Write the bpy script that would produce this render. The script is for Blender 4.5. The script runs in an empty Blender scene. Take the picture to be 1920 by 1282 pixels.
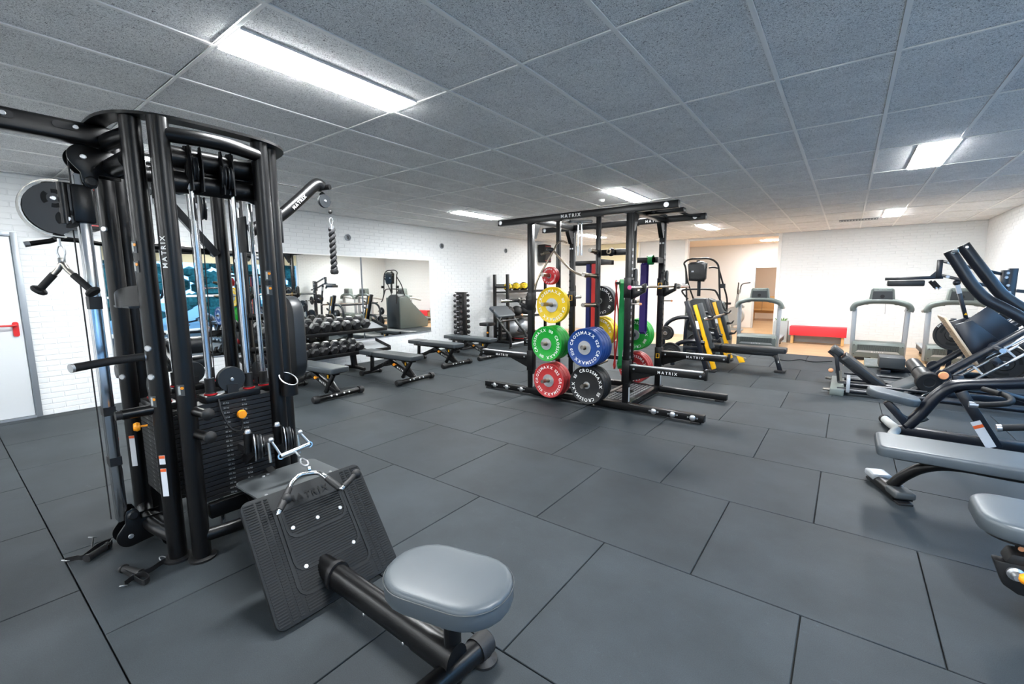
import bpy, bmesh, math, random
from mathutils import Vector, Matrix
random.seed(7)
SC = bpy.context.scene
COL = SC.collection
PI = math.pi

# ------------------------------------------------------------------ camera, world, exposure
EYE = Vector((0, 0, 1.5557)); FPX = 829.2
ZC = 2.859                                   # ceiling height
def _cam_axes(yaw, pitch, roll):
    f = Vector((math.sin(yaw)*math.cos(pitch), math.cos(yaw)*math.cos(pitch), math.sin(pitch)))
    r = Vector((math.cos(yaw), -math.sin(yaw), 0)); u = r.cross(f)
    c, s = math.cos(roll), math.sin(roll)
    return c*r+s*u, -s*r+c*u, f
CR, CU, CF = _cam_axes(-0.6467, -0.1296, -0.0070)
cam = bpy.data.cameras.new('camera'); cam.sensor_fit = 'HORIZONTAL'; cam.sensor_width = 36
cam.lens = FPX*36/1920; cam.clip_start = .05; cam.clip_end = 200
camo = bpy.data.objects.new('camera', cam); COL.objects.link(camo)
camo.matrix_world = Matrix(((CR.x, CU.x, -CF.x, EYE.x), (CR.y, CU.y, -CF.y, EYE.y), (CR.z, CU.z, -CF.z, EYE.z), (0, 0, 0, 1)))
SC.camera = camo
SC.view_settings.view_transform = 'Standard'; SC.view_settings.look = 'None'
SC.view_settings.exposure = 1.84; SC.view_settings.gamma = 1.0; SC.view_settings.use_curve_mapping = False
SC.cycles.use_denoising = True
SC.cycles.max_bounces = 10; SC.cycles.diffuse_bounces = 5; SC.cycles.glossy_bounces = 5
SC.cycles.sample_clamp_indirect = 6.0

LAMP = 40.0          # strength of the ceiling light diffusers
w = bpy.data.worlds.new('dusk_sky'); SC.world = w; w.use_nodes = True
wn = w.node_tree.nodes; wn.clear()
wo = wn.new('ShaderNodeOutputWorld'); wb = wn.new('ShaderNodeBackground')
wb.inputs[0].default_value = (.18, .40, .72, 1); wb.inputs[1].default_value = 2.2
w.node_tree.links.new(wb.outputs[0], wo.inputs[0])

# measuring: where the sight line through a photo pixel meets a plane of the room
def _ray(u, v):
    return CR*((u-960)/FPX) + CU*(-(v-641)/FPX) + CF
def Px(u, v, x): d = _ray(u, v); return EYE + d*((x-EYE.x)/d.x)
def Py(u, v, y): d = _ray(u, v); return EYE + d*((y-EYE.y)/d.y)
def Pz(u, v, z): d = _ray(u, v); return EYE + d*((z-EYE.z)/d.z)

# ------------------------------------------------------------------ materials
def s2l(c):
    return tuple(((x/255)/12.92 if x/255 <= .04045 else ((x/255+.055)/1.055)**2.4) for x in c)
class NT:
    def __init__(s, name):
        s.m = bpy.data.materials.new(name); s.m.use_nodes = True; s.t = s.m.node_tree; s.n = s.t.nodes
        s.b = s.n['Principled BSDF']
    def add(s, kind, **kw):
        nd = s.n.new('ShaderNode'+kind)
        for k, v in kw.items():
            if k in nd.inputs.keys(): nd.inputs[k].default_value = v
            else: setattr(nd, k, v)
        return nd
    def ln(s, a, b): s.t.links.new(a, b)
def mat(name, rgb, rough=.5, metal=0., bump=0., scale=60., var=0., spec=.5, coat=0., vscale=3.):
    t = NT(name); c = s2l(rgb)
    t.b.inputs['Base Color'].default_value = (*c, 1); t.b.inputs['Roughness'].default_value = rough
    t.b.inputs['Metallic'].default_value = metal; t.b.inputs['Specular IOR Level'].default_value = spec
    t.b.inputs['Coat Weight'].default_value = coat
    tc = t.add('TexCoord')
    if var > 0:
        n = t.add('TexNoise', Scale=vscale, Detail=4.); t.ln(tc.outputs['Object'], n.inputs['Vector'])
        r = t.add('ValToRGB'); r.color_ramp.elements[0].position = .3; r.color_ramp.elements[1].position = .7
        r.color_ramp.elements[0].color = (*[x*(1-var) for x in c], 1); r.color_ramp.elements[1].color = (*[min(1, x*(1+var)) for x in c], 1)
        t.ln(n.outputs['Fac'], r.inputs['Fac']); t.ln(r.outputs['Color'], t.b.inputs['Base Color'])
    if bump > 0:
        n = t.add('TexNoise', Scale=scale, Detail=3.); t.ln(tc.outputs['Object'], n.inputs['Vector'])
        b = t.add('Bump', Strength=bump, Distance=.002); t.ln(n.outputs['Fac'], b.inputs['Height']); t.ln(b.outputs['Normal'], t.b.inputs['Normal'])
    return t.m
def emat(name, rgb, st):
    t = NT(name); c = s2l(rgb)
    t.b.inputs['Base Color'].default_value = (*c, 1); t.b.inputs['Emission Color'].default_value = (*c, 1); t.b.inputs['Emission Strength'].default_value = st
    return t.m
def rubber_floor():
    t = NT('rubber_floor'); tc = t.add('TexCoord'); oi = t.add('ObjectInfo')
    v = t.add('VectorMath', operation='ADD'); t.ln(tc.outputs['Object'], v.inputs[0]); t.ln(oi.outputs['Location'], v.inputs[1])
    n1 = t.add('TexNoise', Scale=1.7, Detail=5., Roughness=.6); n2 = t.add('TexNoise', Scale=260., Detail=2.); n3 = t.add('TexNoise', Scale=14., Detail=6., Roughness=.7, Distortion=1.5)
    for n in (n1, n2, n3): t.ln(v.outputs[0], n.inputs['Vector'])
    r = t.add('ValToRGB'); e = r.color_ramp.elements; e[0].position = .35; e[1].position = .68
    e[0].color = (*s2l((42, 47, 50)), 1); e[1].color = (*s2l((52, 58, 62)), 1); t.ln(n1.outputs['Fac'], r.inputs['Fac'])
    r2 = t.add('ValToRGB'); e = r2.color_ramp.elements; e[0].position = .25; e[1].position = .8; e[0].color = (.75, .75, .75, 1); e[1].color = (1.25, 1.25, 1.25, 1); t.ln(n2.outputs['Fac'], r2.inputs['Fac'])
    r3 = t.add('ValToRGB'); e = r3.color_ramp.elements; e[0].position = .62; e[1].position = .8; e[0].color = (1, 1, 1, 1); e[1].color = (1.5, 1.5, 1.5, 1); t.ln(n3.outputs['Fac'], r3.inputs['Fac'])
    mr = t.add('MapRange'); mr.inputs['To Min'].default_value = .9; mr.inputs['To Max'].default_value = 1.1; t.ln(oi.outputs['Random'], mr.inputs['Value'])
    a = t.add('Mix', data_type='RGBA', blend_type='MULTIPLY'); a.inputs[0].default_value = 1; t.ln(r.outputs[0], a.inputs[6]); t.ln(r2.outputs[0], a.inputs[7])
    b = t.add('Mix', data_type='RGBA', blend_type='MULTIPLY'); b.inputs[0].default_value = 1; t.ln(a.outputs[2], b.inputs[6]); t.ln(r3.outputs[0], b.inputs[7])
    d = t.add('Mix', data_type='RGBA', blend_type='MULTIPLY'); d.inputs[0].default_value = 1; t.ln(b.outputs[2], d.inputs[6]); t.ln(mr.outputs[0], d.inputs[7])
    t.ln(d.outputs[2], t.b.inputs['Base Color']); t.b.inputs['Roughness'].default_value = .6; t.b.inputs['Specular IOR Level'].default_value = .22
    bp = t.add('Bump', Strength=.25, Distance=.002); t.ln(n2.outputs['Fac'], bp.inputs['Height']); t.ln(bp.outputs[0], t.b.inputs['Normal'])
    return t.m
def wood_wool():
    t = NT('wood_wool_board'); tc = t.add('TexCoord'); oi = t.add('ObjectInfo')
    v = t.add('VectorMath', operation='ADD'); t.ln(tc.outputs['Object'], v.inputs[0]); t.ln(oi.outputs['Location'], v.inputs[1])
    n1 = t.add('TexNoise', Scale=70., Detail=2., Roughness=.5, Distortion=4.); n2 = t.add('TexNoise', Scale=4., Detail=3.); n3 = t.add('TexNoise', Scale=62., Detail=3., Distortion=3.)
    for n in (n1, n2, n3): t.ln(v.outputs[0], n.inputs['Vector'])
    r = t.add('ValToRGB'); e = r.color_ramp.elements; e[0].position = .36; e[1].position = .56
    e[0].color = (*s2l((206, 206, 206)), 1); e[1].color = (*s2l((255, 255, 254)), 1); t.ln(n1.outputs['Fac'], r.inputs['Fac'])
    r2 = t.add('ValToRGB'); e = r2.color_ramp.elements; e[0].position = .3; e[1].position = .7; e[0].color = (.92, .92, .92, 1); e[1].color = (1.04, 1.04, 1.04, 1); t.ln(n2.outputs['Fac'], r2.inputs['Fac'])
    r3 = t.add('ValToRGB'); e = r3.color_ramp.elements; e[0].position = .36; e[1].position = .43; e[0].color = (.3, .3, .3, 1); e[1].color = (1, 1, 1, 1); t.ln(n3.outputs['Fac'], r3.inputs['Fac'])
    a = t.add('Mix', data_type='RGBA', blend_type='MULTIPLY'); a.inputs[0].default_value = 1; t.ln(r.outputs[0], a.inputs[6]); t.ln(r2.outputs[0], a.inputs[7])
    b = t.add('Mix', data_type='RGBA', blend_type='MULTIPLY'); b.inputs[0].default_value = 1; t.ln(a.outputs[2], b.inputs[6]); t.ln(r3.outputs[0], b.inputs[7])
    t.ln(b.outputs[2], t.b.inputs['Base Color']); t.b.inputs['Roughness'].default_value = .95; t.b.inputs['Specular IOR Level'].default_value = .1
    bp = t.add('Bump', Strength=.6, Distance=.006); t.ln(n1.outputs['Fac'], bp.inputs['Height']); t.ln(bp.outputs[0], t.b.inputs['Normal'])
    return t.m
def wood_floor():
    t = NT('wood_floor'); tc = t.add('TexCoord')
    br = t.add('TexBrick', Scale=1.0); br.inputs['Brick Width'].default_value = 1.4; br.inputs['Row Height'].default_value = .12; br.inputs['Mortar Size'].default_value = .002
    br.inputs['Color1'].default_value = (*s2l((214, 178, 138)), 1); br.inputs['Color2'].default_value = (*s2l((196, 158, 116)), 1); br.inputs['Mortar'].default_value = (*s2l((150, 112, 80)), 1)
    t.ln(tc.outputs['Object'], br.inputs['Vector'])
    mp = t.add('Mapping'); mp.inputs['Scale'].default_value = (3, 40, 1); n = t.add('TexNoise', Scale=1., Detail=4.); t.ln(tc.outputs['Object'], mp.inputs['Vector']); t.ln(mp.outputs[0], n.inputs['Vector'])
    r = t.add('ValToRGB'); e = r.color_ramp.elements; e[0].color = (.85, .85, .85, 1); e[1].color = (1.1, 1.1, 1.1, 1); t.ln(n.outputs['Fac'], r.inputs['Fac'])
    a = t.add('Mix', data_type='RGBA', blend_type='MULTIPLY'); a.inputs[0].default_value = 1; t.ln(br.outputs[0], a.inputs[6]); t.ln(r.outputs[0], a.inputs[7])
    t.ln(a.outputs[2], t.b.inputs['Base Color']); t.b.inputs['Roughness'].default_value = .35
    return t.m
def rope_mat():
    t = NT('rope'); t.b.inputs['Base Color'].default_value = (*s2l((34, 34, 36)), 1); t.b.inputs['Roughness'].default_value = .6; return t.m
M = dict(
    floor=rubber_floor(), gap=mat('dark_joint', (16, 17, 18), .9), ceil=wood_wool(), wood=wood_floor(),
    grid=mat('ceiling_grid_paint', (244, 243, 240), .6), white=mat('white_wall_paint', (224, 226, 226), .75, bump=.25, scale=40),
    plain=mat('white_plain_paint', (240, 238, 235), .8), cream=mat('cream_paint', (236, 226, 190), .7), warm=mat('warm_white_paint', (245, 226, 204), .8),
    door=mat('door_lacquer', (216, 219, 221), .45), alu=mat('grey_frame_metal', (150, 156, 162), .45, .6), red=mat('red_plastic', (200, 38, 38), .4),
    black=mat('black_powder_coat', (9, 9, 10), .32, 0, .12, 300, spec=.38), blackm=mat('black_matt_steel', (14, 14, 16), .5, 0, .1, 200),
    rub=mat('black_rubber', (18, 18, 19), .6, bump=.3, scale=120), pad=mat('grey_black_vinyl', (70, 77, 82), .42, bump=.12, scale=500, var=.06), pad_shade=mat('shaded_pad_vinyl', (54, 60, 64), .45, bump=.12, scale=500), padd=mat('dark_vinyl', (28, 31, 34), .42, bump=.12, scale=500),  # adjustable benches: pad vinyl with the dimmer light put into its colour
    chrome=mat('chrome', (214, 215, 217), .17, 1.), steel=mat('brushed_steel', (165, 160, 152), .28, 1.), nickel=mat('aged_nickel', (150, 136, 118), .3, 1.), zinc=mat('zinc_bolt', (190, 192, 195), .35, .9),
    silver=mat('silver_paint', (176, 180, 184), .4, .35), gpl=mat('grey_green_plastic', (104, 112, 108), .5, var=.05), dgrey=mat('dark_grey_plastic', (58, 62, 64), .5), lgrey=mat('light_grey_plastic', (168, 170, 168), .5),
    yellow=mat('yellow_rubber', (222, 186, 6), .45), green=mat('green_rubber', (0, 148, 40), .45), blue=mat('blue_rubber', (8, 56, 122), .45), redp=mat('red_rubber', (172, 44, 46), .45), redb=mat('bright_red_rubber', (186, 20, 28), .4), blk=mat('black_bumper_rubber', (19, 20, 22), .5),
    purple=mat('purple_latex', (46, 28, 104), .5), gband=mat('green_latex', (4, 130, 56), .5), rband=mat('red_latex', (200, 42, 40), .5), bband=mat('blue_latex', (12, 28, 98), .5),
    ltr=mat('white_print', (235, 235, 232), .5), orange=mat('orange_plastic', (240, 150, 24), .4), amber=mat('amber_yellow_paint', (244, 180, 20), .4), peach=mat('orange_metal_knob', (222, 150, 104), .4),
    sticker=mat('white_sticker', (214, 216, 220), .5), stor=mat('orange_sticker', (228, 96, 40), .5), navy=mat('dark_blue_black_coat', (17, 21, 30), .3, spec=.6),
    redbench=mat('red_painted_wood', (214, 48, 56), .5), pine=mat('pine_wood', (214, 168, 110), .55, var=.08), foam=mat('black_foam_grip', (13, 13, 15), .7, bump=.35, scale=160), rope=rope_mat(),
    plate=mat('anodised_foot_plate', (198, 176, 150), .45, .4), screen=mat('black_screen', (18, 20, 22), .25), belt=mat('belt_rubber', (70, 72, 72), .7), blind=mat('cream_blind', (232, 222, 188), .8),
    frame=mat('white_window_frame', (232, 234, 236), .5), leaf=mat('dark_hedge_leaves', (40, 92, 84), .8, var=.5, vscale=9), asphalt=mat('outdoor_paving', (126, 132, 136), .9), hex=mat('black_hex_rubber', (24, 25, 28), .42, bump=.1, scale=200),
    tread=mat('charcoal_tread_rubber', (22, 25, 27), .6, bump=.15, scale=200, spec=.25), ring=mat('hub_steel_disc', (188, 190, 192), .38, .75), lamp=emat('lamp_diffuser', (250, 253, 255), LAMP), pink=mat('pink_cap', (222, 70, 130), .45), plant=mat('plant_leaves', (92, 140, 50), .6),
)
def mirror_mat():
    t = NT('mirror_glass'); t.b.inputs['Base Color'].default_value = (.86, .87, .84, 1); t.b.inputs['Metallic'].default_value = 1; t.b.inputs['Roughness'].default_value = .015; return t.m
def glass_mat():
    t = NT('window_glass'); t.b.inputs['Base Color'].default_value = (.9, .97, 1, 1); t.b.inputs['Roughness'].default_value = .0
    t.b.inputs['Transmission Weight'].default_value = 1; t.b.inputs['IOR'].default_value = 1.01; t.b.inputs['Specular IOR Level'].default_value = .5; return t.m
M['mirror'] = mirror_mat(); M['glass'] = glass_mat()

# ------------------------------------------------------------------ mesh builder (world coordinates)
V = Vector
def _frame(d, up=None):
    d = d.normalized()
    up = V(up) if up is not None else (V((0, 0, 1)) if abs(d.z) < .95 else V((1, 0, 0)))
    a = up.cross(d)
    if a.length < 1e-6: a = V((1, 0, 0)).cross(d)
    a.normalize(); b = d.cross(a); return a, b
class MB:
    def __init__(s): s.v = []; s.f = []
    def add(s, vs, fs):
        k = len(s.v); s.v += [tuple(x) for x in vs]; s.f += [[i+k for i in f] for f in fs]; return s
    def obox(s, c, ax, ay, az, sx, sy, sz):
        c = V(c); ax, ay, az = V(ax)*sx/2, V(ay)*sy/2, V(az)*sz/2
        vs = [c+ax*i+ay*j+az*k for i in (-1, 1) for j in (-1, 1) for k in (-1, 1)]
        return s.add(vs, [(0, 1, 3, 2), (4, 6, 7, 5), (0, 4, 5, 1), (2, 3, 7, 6), (0, 2, 6, 4), (1, 5, 7, 3)])
    def box(s, c, sz, rz=0):
        return s.obox(c, (math.cos(rz), math.sin(rz), 0), (-math.sin(rz), math.cos(rz), 0), (0, 0, 1), *sz)
    def bb(s, x0, x1, y0, y1, z0, z1):
        return s.box(((x0+x1)/2, (y0+y1)/2, (z0+z1)/2), (abs(x1-x0), abs(y1-y0), abs(z1-z0)))
    def beam(s, p0, p1, w, h, up=None):
        p0, p1 = V(p0), V(p1); d = (p1-p0); a, b = _frame(d, up)
        return s.obox((p0+p1)/2, a, b, d.normalized(), w, h, d.length)
    def tube(s, pts, r, n=12, caps=True, up=None, flat=None):
        pts = [V(p) for p in pts]; m = len(pts)
        rs = r if isinstance(r, (list, tuple)) else [r]*m
        ds = []
        for i in range(m):
            a = pts[max(i-1, 0)]; b = pts[min(i+1, m-1)]; ds.append((b-a).normalized())
        a, b = _frame(ds[0], up); vs = []
        for i in range(m):
            if i:
                b = ds[i].cross(a); a = b.cross(ds[i])
                if a.length < 1e-6: a, b = _frame(ds[i])
                a.normalize(); b = ds[i].cross(a)
            ra = rs[i]; rb = ra*(flat or 1)
            vs += [pts[i]+a*(ra*math.cos(2*PI*k/n))+b*(rb*math.sin(2*PI*k/n)) for k in range(n)]
        fs = [(i*n+k, i*n+(k+1) % n, (i+1)*n+(k+1) % n, (i+1)*n+k) for i in range(m-1) for k in range(n)]
        if caps: fs += [tuple(range(n-1, -1, -1)), tuple((m-1)*n+k for k in range(n))]
        return s.add(vs, fs)
    def cyl(s, p0, p1, r, n=16): return s.tube([p0, p1], r, n)
    def lathe(s, prof, o, ax, n=24):          # prof = [(radius, distance along the axis)]
        o, ax = V(o), V(ax).normalized(); a, b = _frame(ax); vs = []; m = len(prof)
        for r, h in prof: vs += [o+ax*h+a*(r*math.cos(2*PI*k/n))+b*(r*math.sin(2*PI*k/n)) for k in range(n)]
        fs = [(i*n+k, i*n+(k+1) % n, (i+1)*n+(k+1) % n, (i+1)*n+k) for i in range(m-1) for k in range(n)]
        if prof[0][0] > 1e-5 and prof[0] != prof[-1]: fs.append(tuple(range(n-1, -1, -1)))
        if prof[-1][0] > 1e-5 and prof[0] != prof[-1]: fs.append(tuple((m-1)*n+k for k in range(n)))
        return s.add(vs, fs)
    def sphere(s, c, r, n=12, sc=(1, 1, 1)):
        c = V(c); vs = []; m = n//2
        for i in range(m+1):
            t = PI*i/m
            vs += [c+V((r*sc[0]*math.sin(t)*math.cos(2*PI*k/n), r*sc[1]*math.sin(t)*math.sin(2*PI*k/n), r*sc[2]*math.cos(t))) for k in range(n)]
        return s.add(vs, [(i*n+k, (i+1)*n+k, (i+1)*n+(k+1) % n, i*n+(k+1) % n) for i in range(m) for k in range(n)])
    def prism(s, poly, o, ax, ay, t0, t1):    # 2-D outline in the plane (ax, ay), extruded from t0 to t1
        o, ax, ay = V(o), V(ax).normalized(), V(ay).normalized(); az = ax.cross(ay).normalized(); n = len(poly)
        vs = [o+ax*x+ay*y+az*t for t in (t0, t1) for x, y in poly]
        return s.add(vs, [tuple(range(n-1, -1, -1)), tuple(range(n, 2*n))]+[(k, (k+1) % n, n+(k+1) % n, n+k) for k in range(n)])
    def cushion(s, poly_fn, o, ax, ay, T, e=.018):   # padded slab: outline rings inset near the edges
        o, ax, ay = V(o), V(ax).normalized(), V(ay).normalized(); az = ax.cross(ay).normalized()
        rings = [(e*.8, 0), (e*.2, e*.25), (0, e*.8), (0, T-e), (e*.12, T-e*.5), (e*.45, T-e*.15), (e*1.2, T), (e*2.5, T+.002)]
        vs = []; n = None
        for ins, h in rings:
            p = poly_fn(ins); n = len(p); vs += [o+ax*x+ay*y+az*h for x, y in p]
        m = len(rings)
        fs = [(i*n+k, i*n+(k+1) % n, (i+1)*n+(k+1) % n, (i+1)*n+k) for i in range(m-1) for k in range(n)]
        fs += [tuple(range(n-1, -1, -1)), tuple((m-1)*n+k for k in range(n))]
        return s.add(vs, fs)
    def strip(s, pts, wdir, wd, th):          # flat band following a path
        pts = [V(p) for p in pts]; wv = V(wdir).normalized()*wd/2; vs = []; m = len(pts)
        for i in range(m):
            d = (pts[min(i+1, m-1)]-pts[max(i-1, 0)]).normalized(); nn = d.cross(wv).normalized()*th/2
            vs += [pts[i]+wv+nn, pts[i]-wv+nn, pts[i]-wv-nn, pts[i]+wv-nn]
        fs = [(i*4+k, i*4+(k+1) % 4, i*4+4+(k+1) % 4, i*4+4+k) for i in range(m-1) for k in range(4)]
        return s.add(vs, fs+[(3, 2, 1, 0), tuple(m*4-4+k for k in range(4))])
    def text(s, txt, o, ax, ay, size, th=.0015, sp=.08, center=True):
        o, ax, ay = V(o), V(ax).normalized(), V(ay).normalized(); az = ax.cross(ay)
        x = -txt_w(txt, size, sp)/2 if center else 0
        for ch in txt:
            if ch == ' ': x += size*.4; continue
            vs, fs, wd = glyph(ch); vv = [o+ax*(x+a*size)+ay*(b*size)+az*th for a, b in vs]
            s.add(vv, fs); x += (wd+sp)*size
        return s
    def arctext(s, txt, o, ax, ay, rad, a0, size, th=.0015, sp=.1, flip=False):   # letters set round a circle
        o, ax, ay = V(o), V(ax).normalized(), V(ay).normalized(); az = ax.cross(ay)
        W = txt_w(txt, size, sp); sg = 1 if flip else -1
        a = a0-sg*W/2/rad
        for ch in txt:
            if ch == ' ': a += sg*size*.4/rad; continue
            vs, fs, wd = glyph(ch); am = a+sg*wd*size/2/rad
            er = ax*math.cos(am)+ay*math.sin(am); et = (-ax*math.sin(am)+ay*math.cos(am))*sg
            upv = er if not flip else -er
            bs = o+er*(rad if not flip else rad+size*.7)
            s.add([bs+et*((p-wd/2)*size)+upv*(q*size)+az*th for p, q in vs], fs); a += sg*(wd+sp)*size/rad
        return s
_gl = {}
def glyph(ch):
    if ch not in _gl:
        cu = bpy.data.curves.new('glyph', 'FONT'); cu.body = ch; cu.size = 1; cu.resolution_u = 2; cu.offset = .016
        o = bpy.data.objects.new('glyph', cu); COL.objects.link(o)
        dg = bpy.context.evaluated_depsgraph_get(); me = bpy.data.meshes.new_from_object(o.evaluated_get(dg))
        vs = [(p.co.x, p.co.y) for p in me.vertices]; fs = [tuple(p.vertices) for p in me.polygons]
        x0 = min(p[0] for p in vs); vs = [(a-x0, b) for a, b in vs]
        # every face looks along +z of the letter plane
        ff = []
        for f in fs:
            ar = sum(vs[f[i]][0]*vs[f[(i+1) % len(f)]][1]-vs[f[(i+1) % len(f)]][0]*vs[f[i]][1] for i in range(len(f)))
            ff.append(f if ar > 0 else f[::-1])
        _gl[ch] = (vs, ff, max(p[0] for p in vs))
        bpy.data.objects.remove(o); bpy.data.curves.remove(cu); bpy.data.meshes.remove(me)
    return _gl[ch]
def txt_w(t, size, sp): return sum((.4 if c == ' ' else glyph(c)[2]+sp)*size for c in t)-sp*size
def rrect(L, W, r, n=5):                       # rounded rectangle, returns f(inset) -> outline
    def fn(ins=0):
        l, w_ = L/2-ins, W/2-ins; q = max(min(r-ins*.6, l, w_), .001); out = []
        for cx, cy, a in ((l-q, w_-q, 0), (-l+q, w_-q, PI/2), (-l+q, -w_+q, PI), (l-q, -w_+q, 1.5*PI)):
            out += [(cx+q*math.cos(a+PI/2*k/n), cy+q*math.sin(a+PI/2*k/n)) for k in range(n+1)]
        return out
    return fn
def scaled(outline):                           # outline list -> f(inset)
    cx = sum(p[0] for p in outline)/len(outline); cy = sum(p[1] for p in outline)/len(outline)
    R = max(math.hypot(p[0]-cx, p[1]-cy) for p in outline)
    return lambda ins=0: [(cx+(p[0]-cx)*(1-ins/max(.02, math.hypot(p[0]-cx, p[1]-cy))), cy+(p[1]-cy)*(1-ins/max(.02, math.hypot(p[0]-cx, p[1]-cy)))) for p in outline]
def arc(c, r, a0, a1, n, ax=(1, 0, 0), ay=(0, 0, 1)):
    c, ax, ay = V(c), V(ax), V(ay)
    return [c+ax*(r*math.cos(a0+(a1-a0)*i/n))+ay*(r*math.sin(a0+(a1-a0)*i/n)) for i in range(n+1)]
def curve(pts, n=6):                           # Catmull-Rom through the points
    p = [V(x) for x in pts]; p = [p[0]*2-p[1]]+p+[p[-1]*2-p[-2]]; out = []
    for i in range(1, len(p)-2):
        for k in range(n):
            t = k/n; a, b, c, d = p[i-1], p[i], p[i+1], p[i+2]
            out.append(.5*((2*b)+(c-a)*t+(2*a-5*b+4*c-d)*t*t+(3*b-a-3*c+d)*t**3))
    return out+[p[-2]]

def worldloc(o):
    l = V((0, 0, 0))
    while o is not None: l += o.location; o = o.parent
    return l
def obj(name, mb, m, parent=None, label=None, bev=0., loc=None, smooth=True, seg=2):
    base = worldloc(parent) if parent is not None else V((0, 0, 0))
    own = V(loc)-base if loc is not None else V((0, 0, 0))
    off = base+own
    me = bpy.data.meshes.new(name)
    me.from_pydata([(a-off.x, b-off.y, c-off.z) for a, b, c in mb.v], [], mb.f); me.validate()
    bm = bmesh.new(); bm.from_mesh(me)
    bmesh.ops.recalc_face_normals(bm, faces=bm.faces)
    if bev:
        es = [e for e in bm.edges if len(e.link_faces) == 2 and e.calc_face_angle(0) > .6]
        bmesh.ops.bevel(bm, geom=es, offset=bev, segments=seg, profile=.5, affect='EDGES', clamp_overlap=True)
    bm.to_mesh(me); bm.free()
    if smooth:
        me.polygons.foreach_set('use_smooth', [True]*len(me.polygons)); me.set_sharp_from_angle(angle=.62)
    me.materials.append(M[m] if isinstance(m, str) else m)
    o = bpy.data.objects.new(name, me); COL.objects.link(o); o.location = own
    if parent is not None: o.parent = parent
    if label: o['label'] = label
    return o
def flat(name, mb, m, parent=None, label=None):  # lettering: keep the face order as written
    base = worldloc(parent) if parent is not None else V((0, 0, 0))
    me = bpy.data.meshes.new(name); me.from_pydata([(a-base.x, b-base.y, c-base.z) for a, b, c in mb.v], [], mb.f)
    me.materials.append(M[m]); o = bpy.data.objects.new(name, me); COL.objects.link(o)
    if parent is not None: o.parent = parent
    if label: o['label'] = label
    return o
def thing(name, label, cat, loc=(0, 0, 0), group=None, rz=0):
    o = bpy.data.objects.new(name, None); o.empty_display_size = .2; COL.objects.link(o); o.location = loc; o.rotation_euler = (0, 0, rz)
    o['label'] = label; o['category'] = cat
    if group: o['group'] = group
    return o
def tag(o, label, cat, group=None):
    o['label'] = label; o['category'] = cat
    if group: o['group'] = group
    return o
def struct(name, mb, m, parent=None, bev=0.):
    o = obj(name, mb, m, parent, bev=bev)
    if parent is None: o['kind'] = 'structure'
    return o
def stuff(o): o['kind'] = 'stuff'; return o
def kids(o): return [c for c in ALLKIDS.get(o.name, [])]
def dup(root, loc, rz=None, label=None, group=None):
    def rec(o, par):
        c = o.copy(); COL.objects.link(c); c.parent = par
        for ch in o.children: rec(ch, c)
        return c
    r = rec(root, None); r.location = loc
    if rz is not None: r.rotation_euler = (0, 0, rz)
    if label: r['label'] = label
    if group: r['group'] = group
    return r
def bolt(mb, p, ax, r=.012, h=.008): return mb.lathe([(r, 0), (r, h*.6), (r*.75, h), (0.0001, h)], p, ax, 10)
# ------------------------------------------------------------------ the room
XL, XR, YF, YB = -7.768, 2.32, 13.97, -4.0
# floor: dark sub-layer with rubber tiles in running bond, wood beyond
fl = struct('floor', MB().bb(XL-.2, XR+.2, YB-.2, YF+.1, -.06, -.014), 'gap')
TILE = {}
def tile_mesh(sx, sy):
    k = (round(sx, 3), round(sy, 3))
    if k not in TILE:
        o = obj('floor_tile', MB().bb(-sx/2+.003, sx/2-.003, -sy/2+.003, sy/2-.003, -.014, 0), 'floor', bev=.0025, seg=1)
        TILE[k] = o.data; bpy.data.objects.remove(o)
    return TILE[k]
for j in range(-5, 11):
    y0, y1 = max(.331+j, YB), .331+j+1
    x = -.067+(-.5 if j % 2 == 0 else 0)-9
    while x < XR:
        a, b = max(x, XL), min(x+1, XR if j < 10 else .03)
        if b-a > .03 and y1-y0 > .03:
            t = bpy.data.objects.new('floor_tile', tile_mesh(b-a, y1-y0)); COL.objects.link(t); t.parent = fl; t.location = ((a+b)/2, (y0+y1)/2, 0)
        x += 1
struct('floor_1', MB().bb(.035, XR, 10.335, 11.331, -.014, -.004).bb(XL, XR, 11.335, 24, -.014, -.004), 'wood')
# ceiling boards in a grid
LX = [-1.6633+.6*i for i in range(-11, 8)]; LY = [1.1079+1.2*j for j in range(-5, 12)]
ce = struct('ceiling', MB().bb(XL-.2, XR+.2, YB-.2, YF+.2, ZC+.05, ZC+.1), 'plain')
LIGHTS = [(-2.7233, 1.1079), (.596, 5.9079), (-2.7233, 5.9079), (-5.7233, 5.9079), (.596, 10.7079), (-2.7233, 10.7079), (-5.7233, 10.7079), (-5.7233, 1.1079), (.596, 1.1079), (-2.7233, -3.6921), (.596, -3.6921), (-5.7233, -3.6921)]
LW = .27
CT = {}
def ctile(x0, x1, y0, y1):
    if x1-x0 < .03 or y1-y0 < .03: return
    k = (round(x1-x0, 3), round(y1-y0, 3))
    if k not in CT:
        sx, sy = k; o = obj('ceiling_tile', MB().bb(-sx/2, sx/2, -sy/2, sy/2, 0, .03), 'ceil', bev=.004, seg=1); CT[k] = o.data; bpy.data.objects.remove(o)
    t = bpy.data.objects.new('ceiling_tile', CT[k]); COL.objects.link(t); t.parent = ce; t.location = ((x0+x1)/2, (y0+y1)/2, ZC+.0055)
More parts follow.
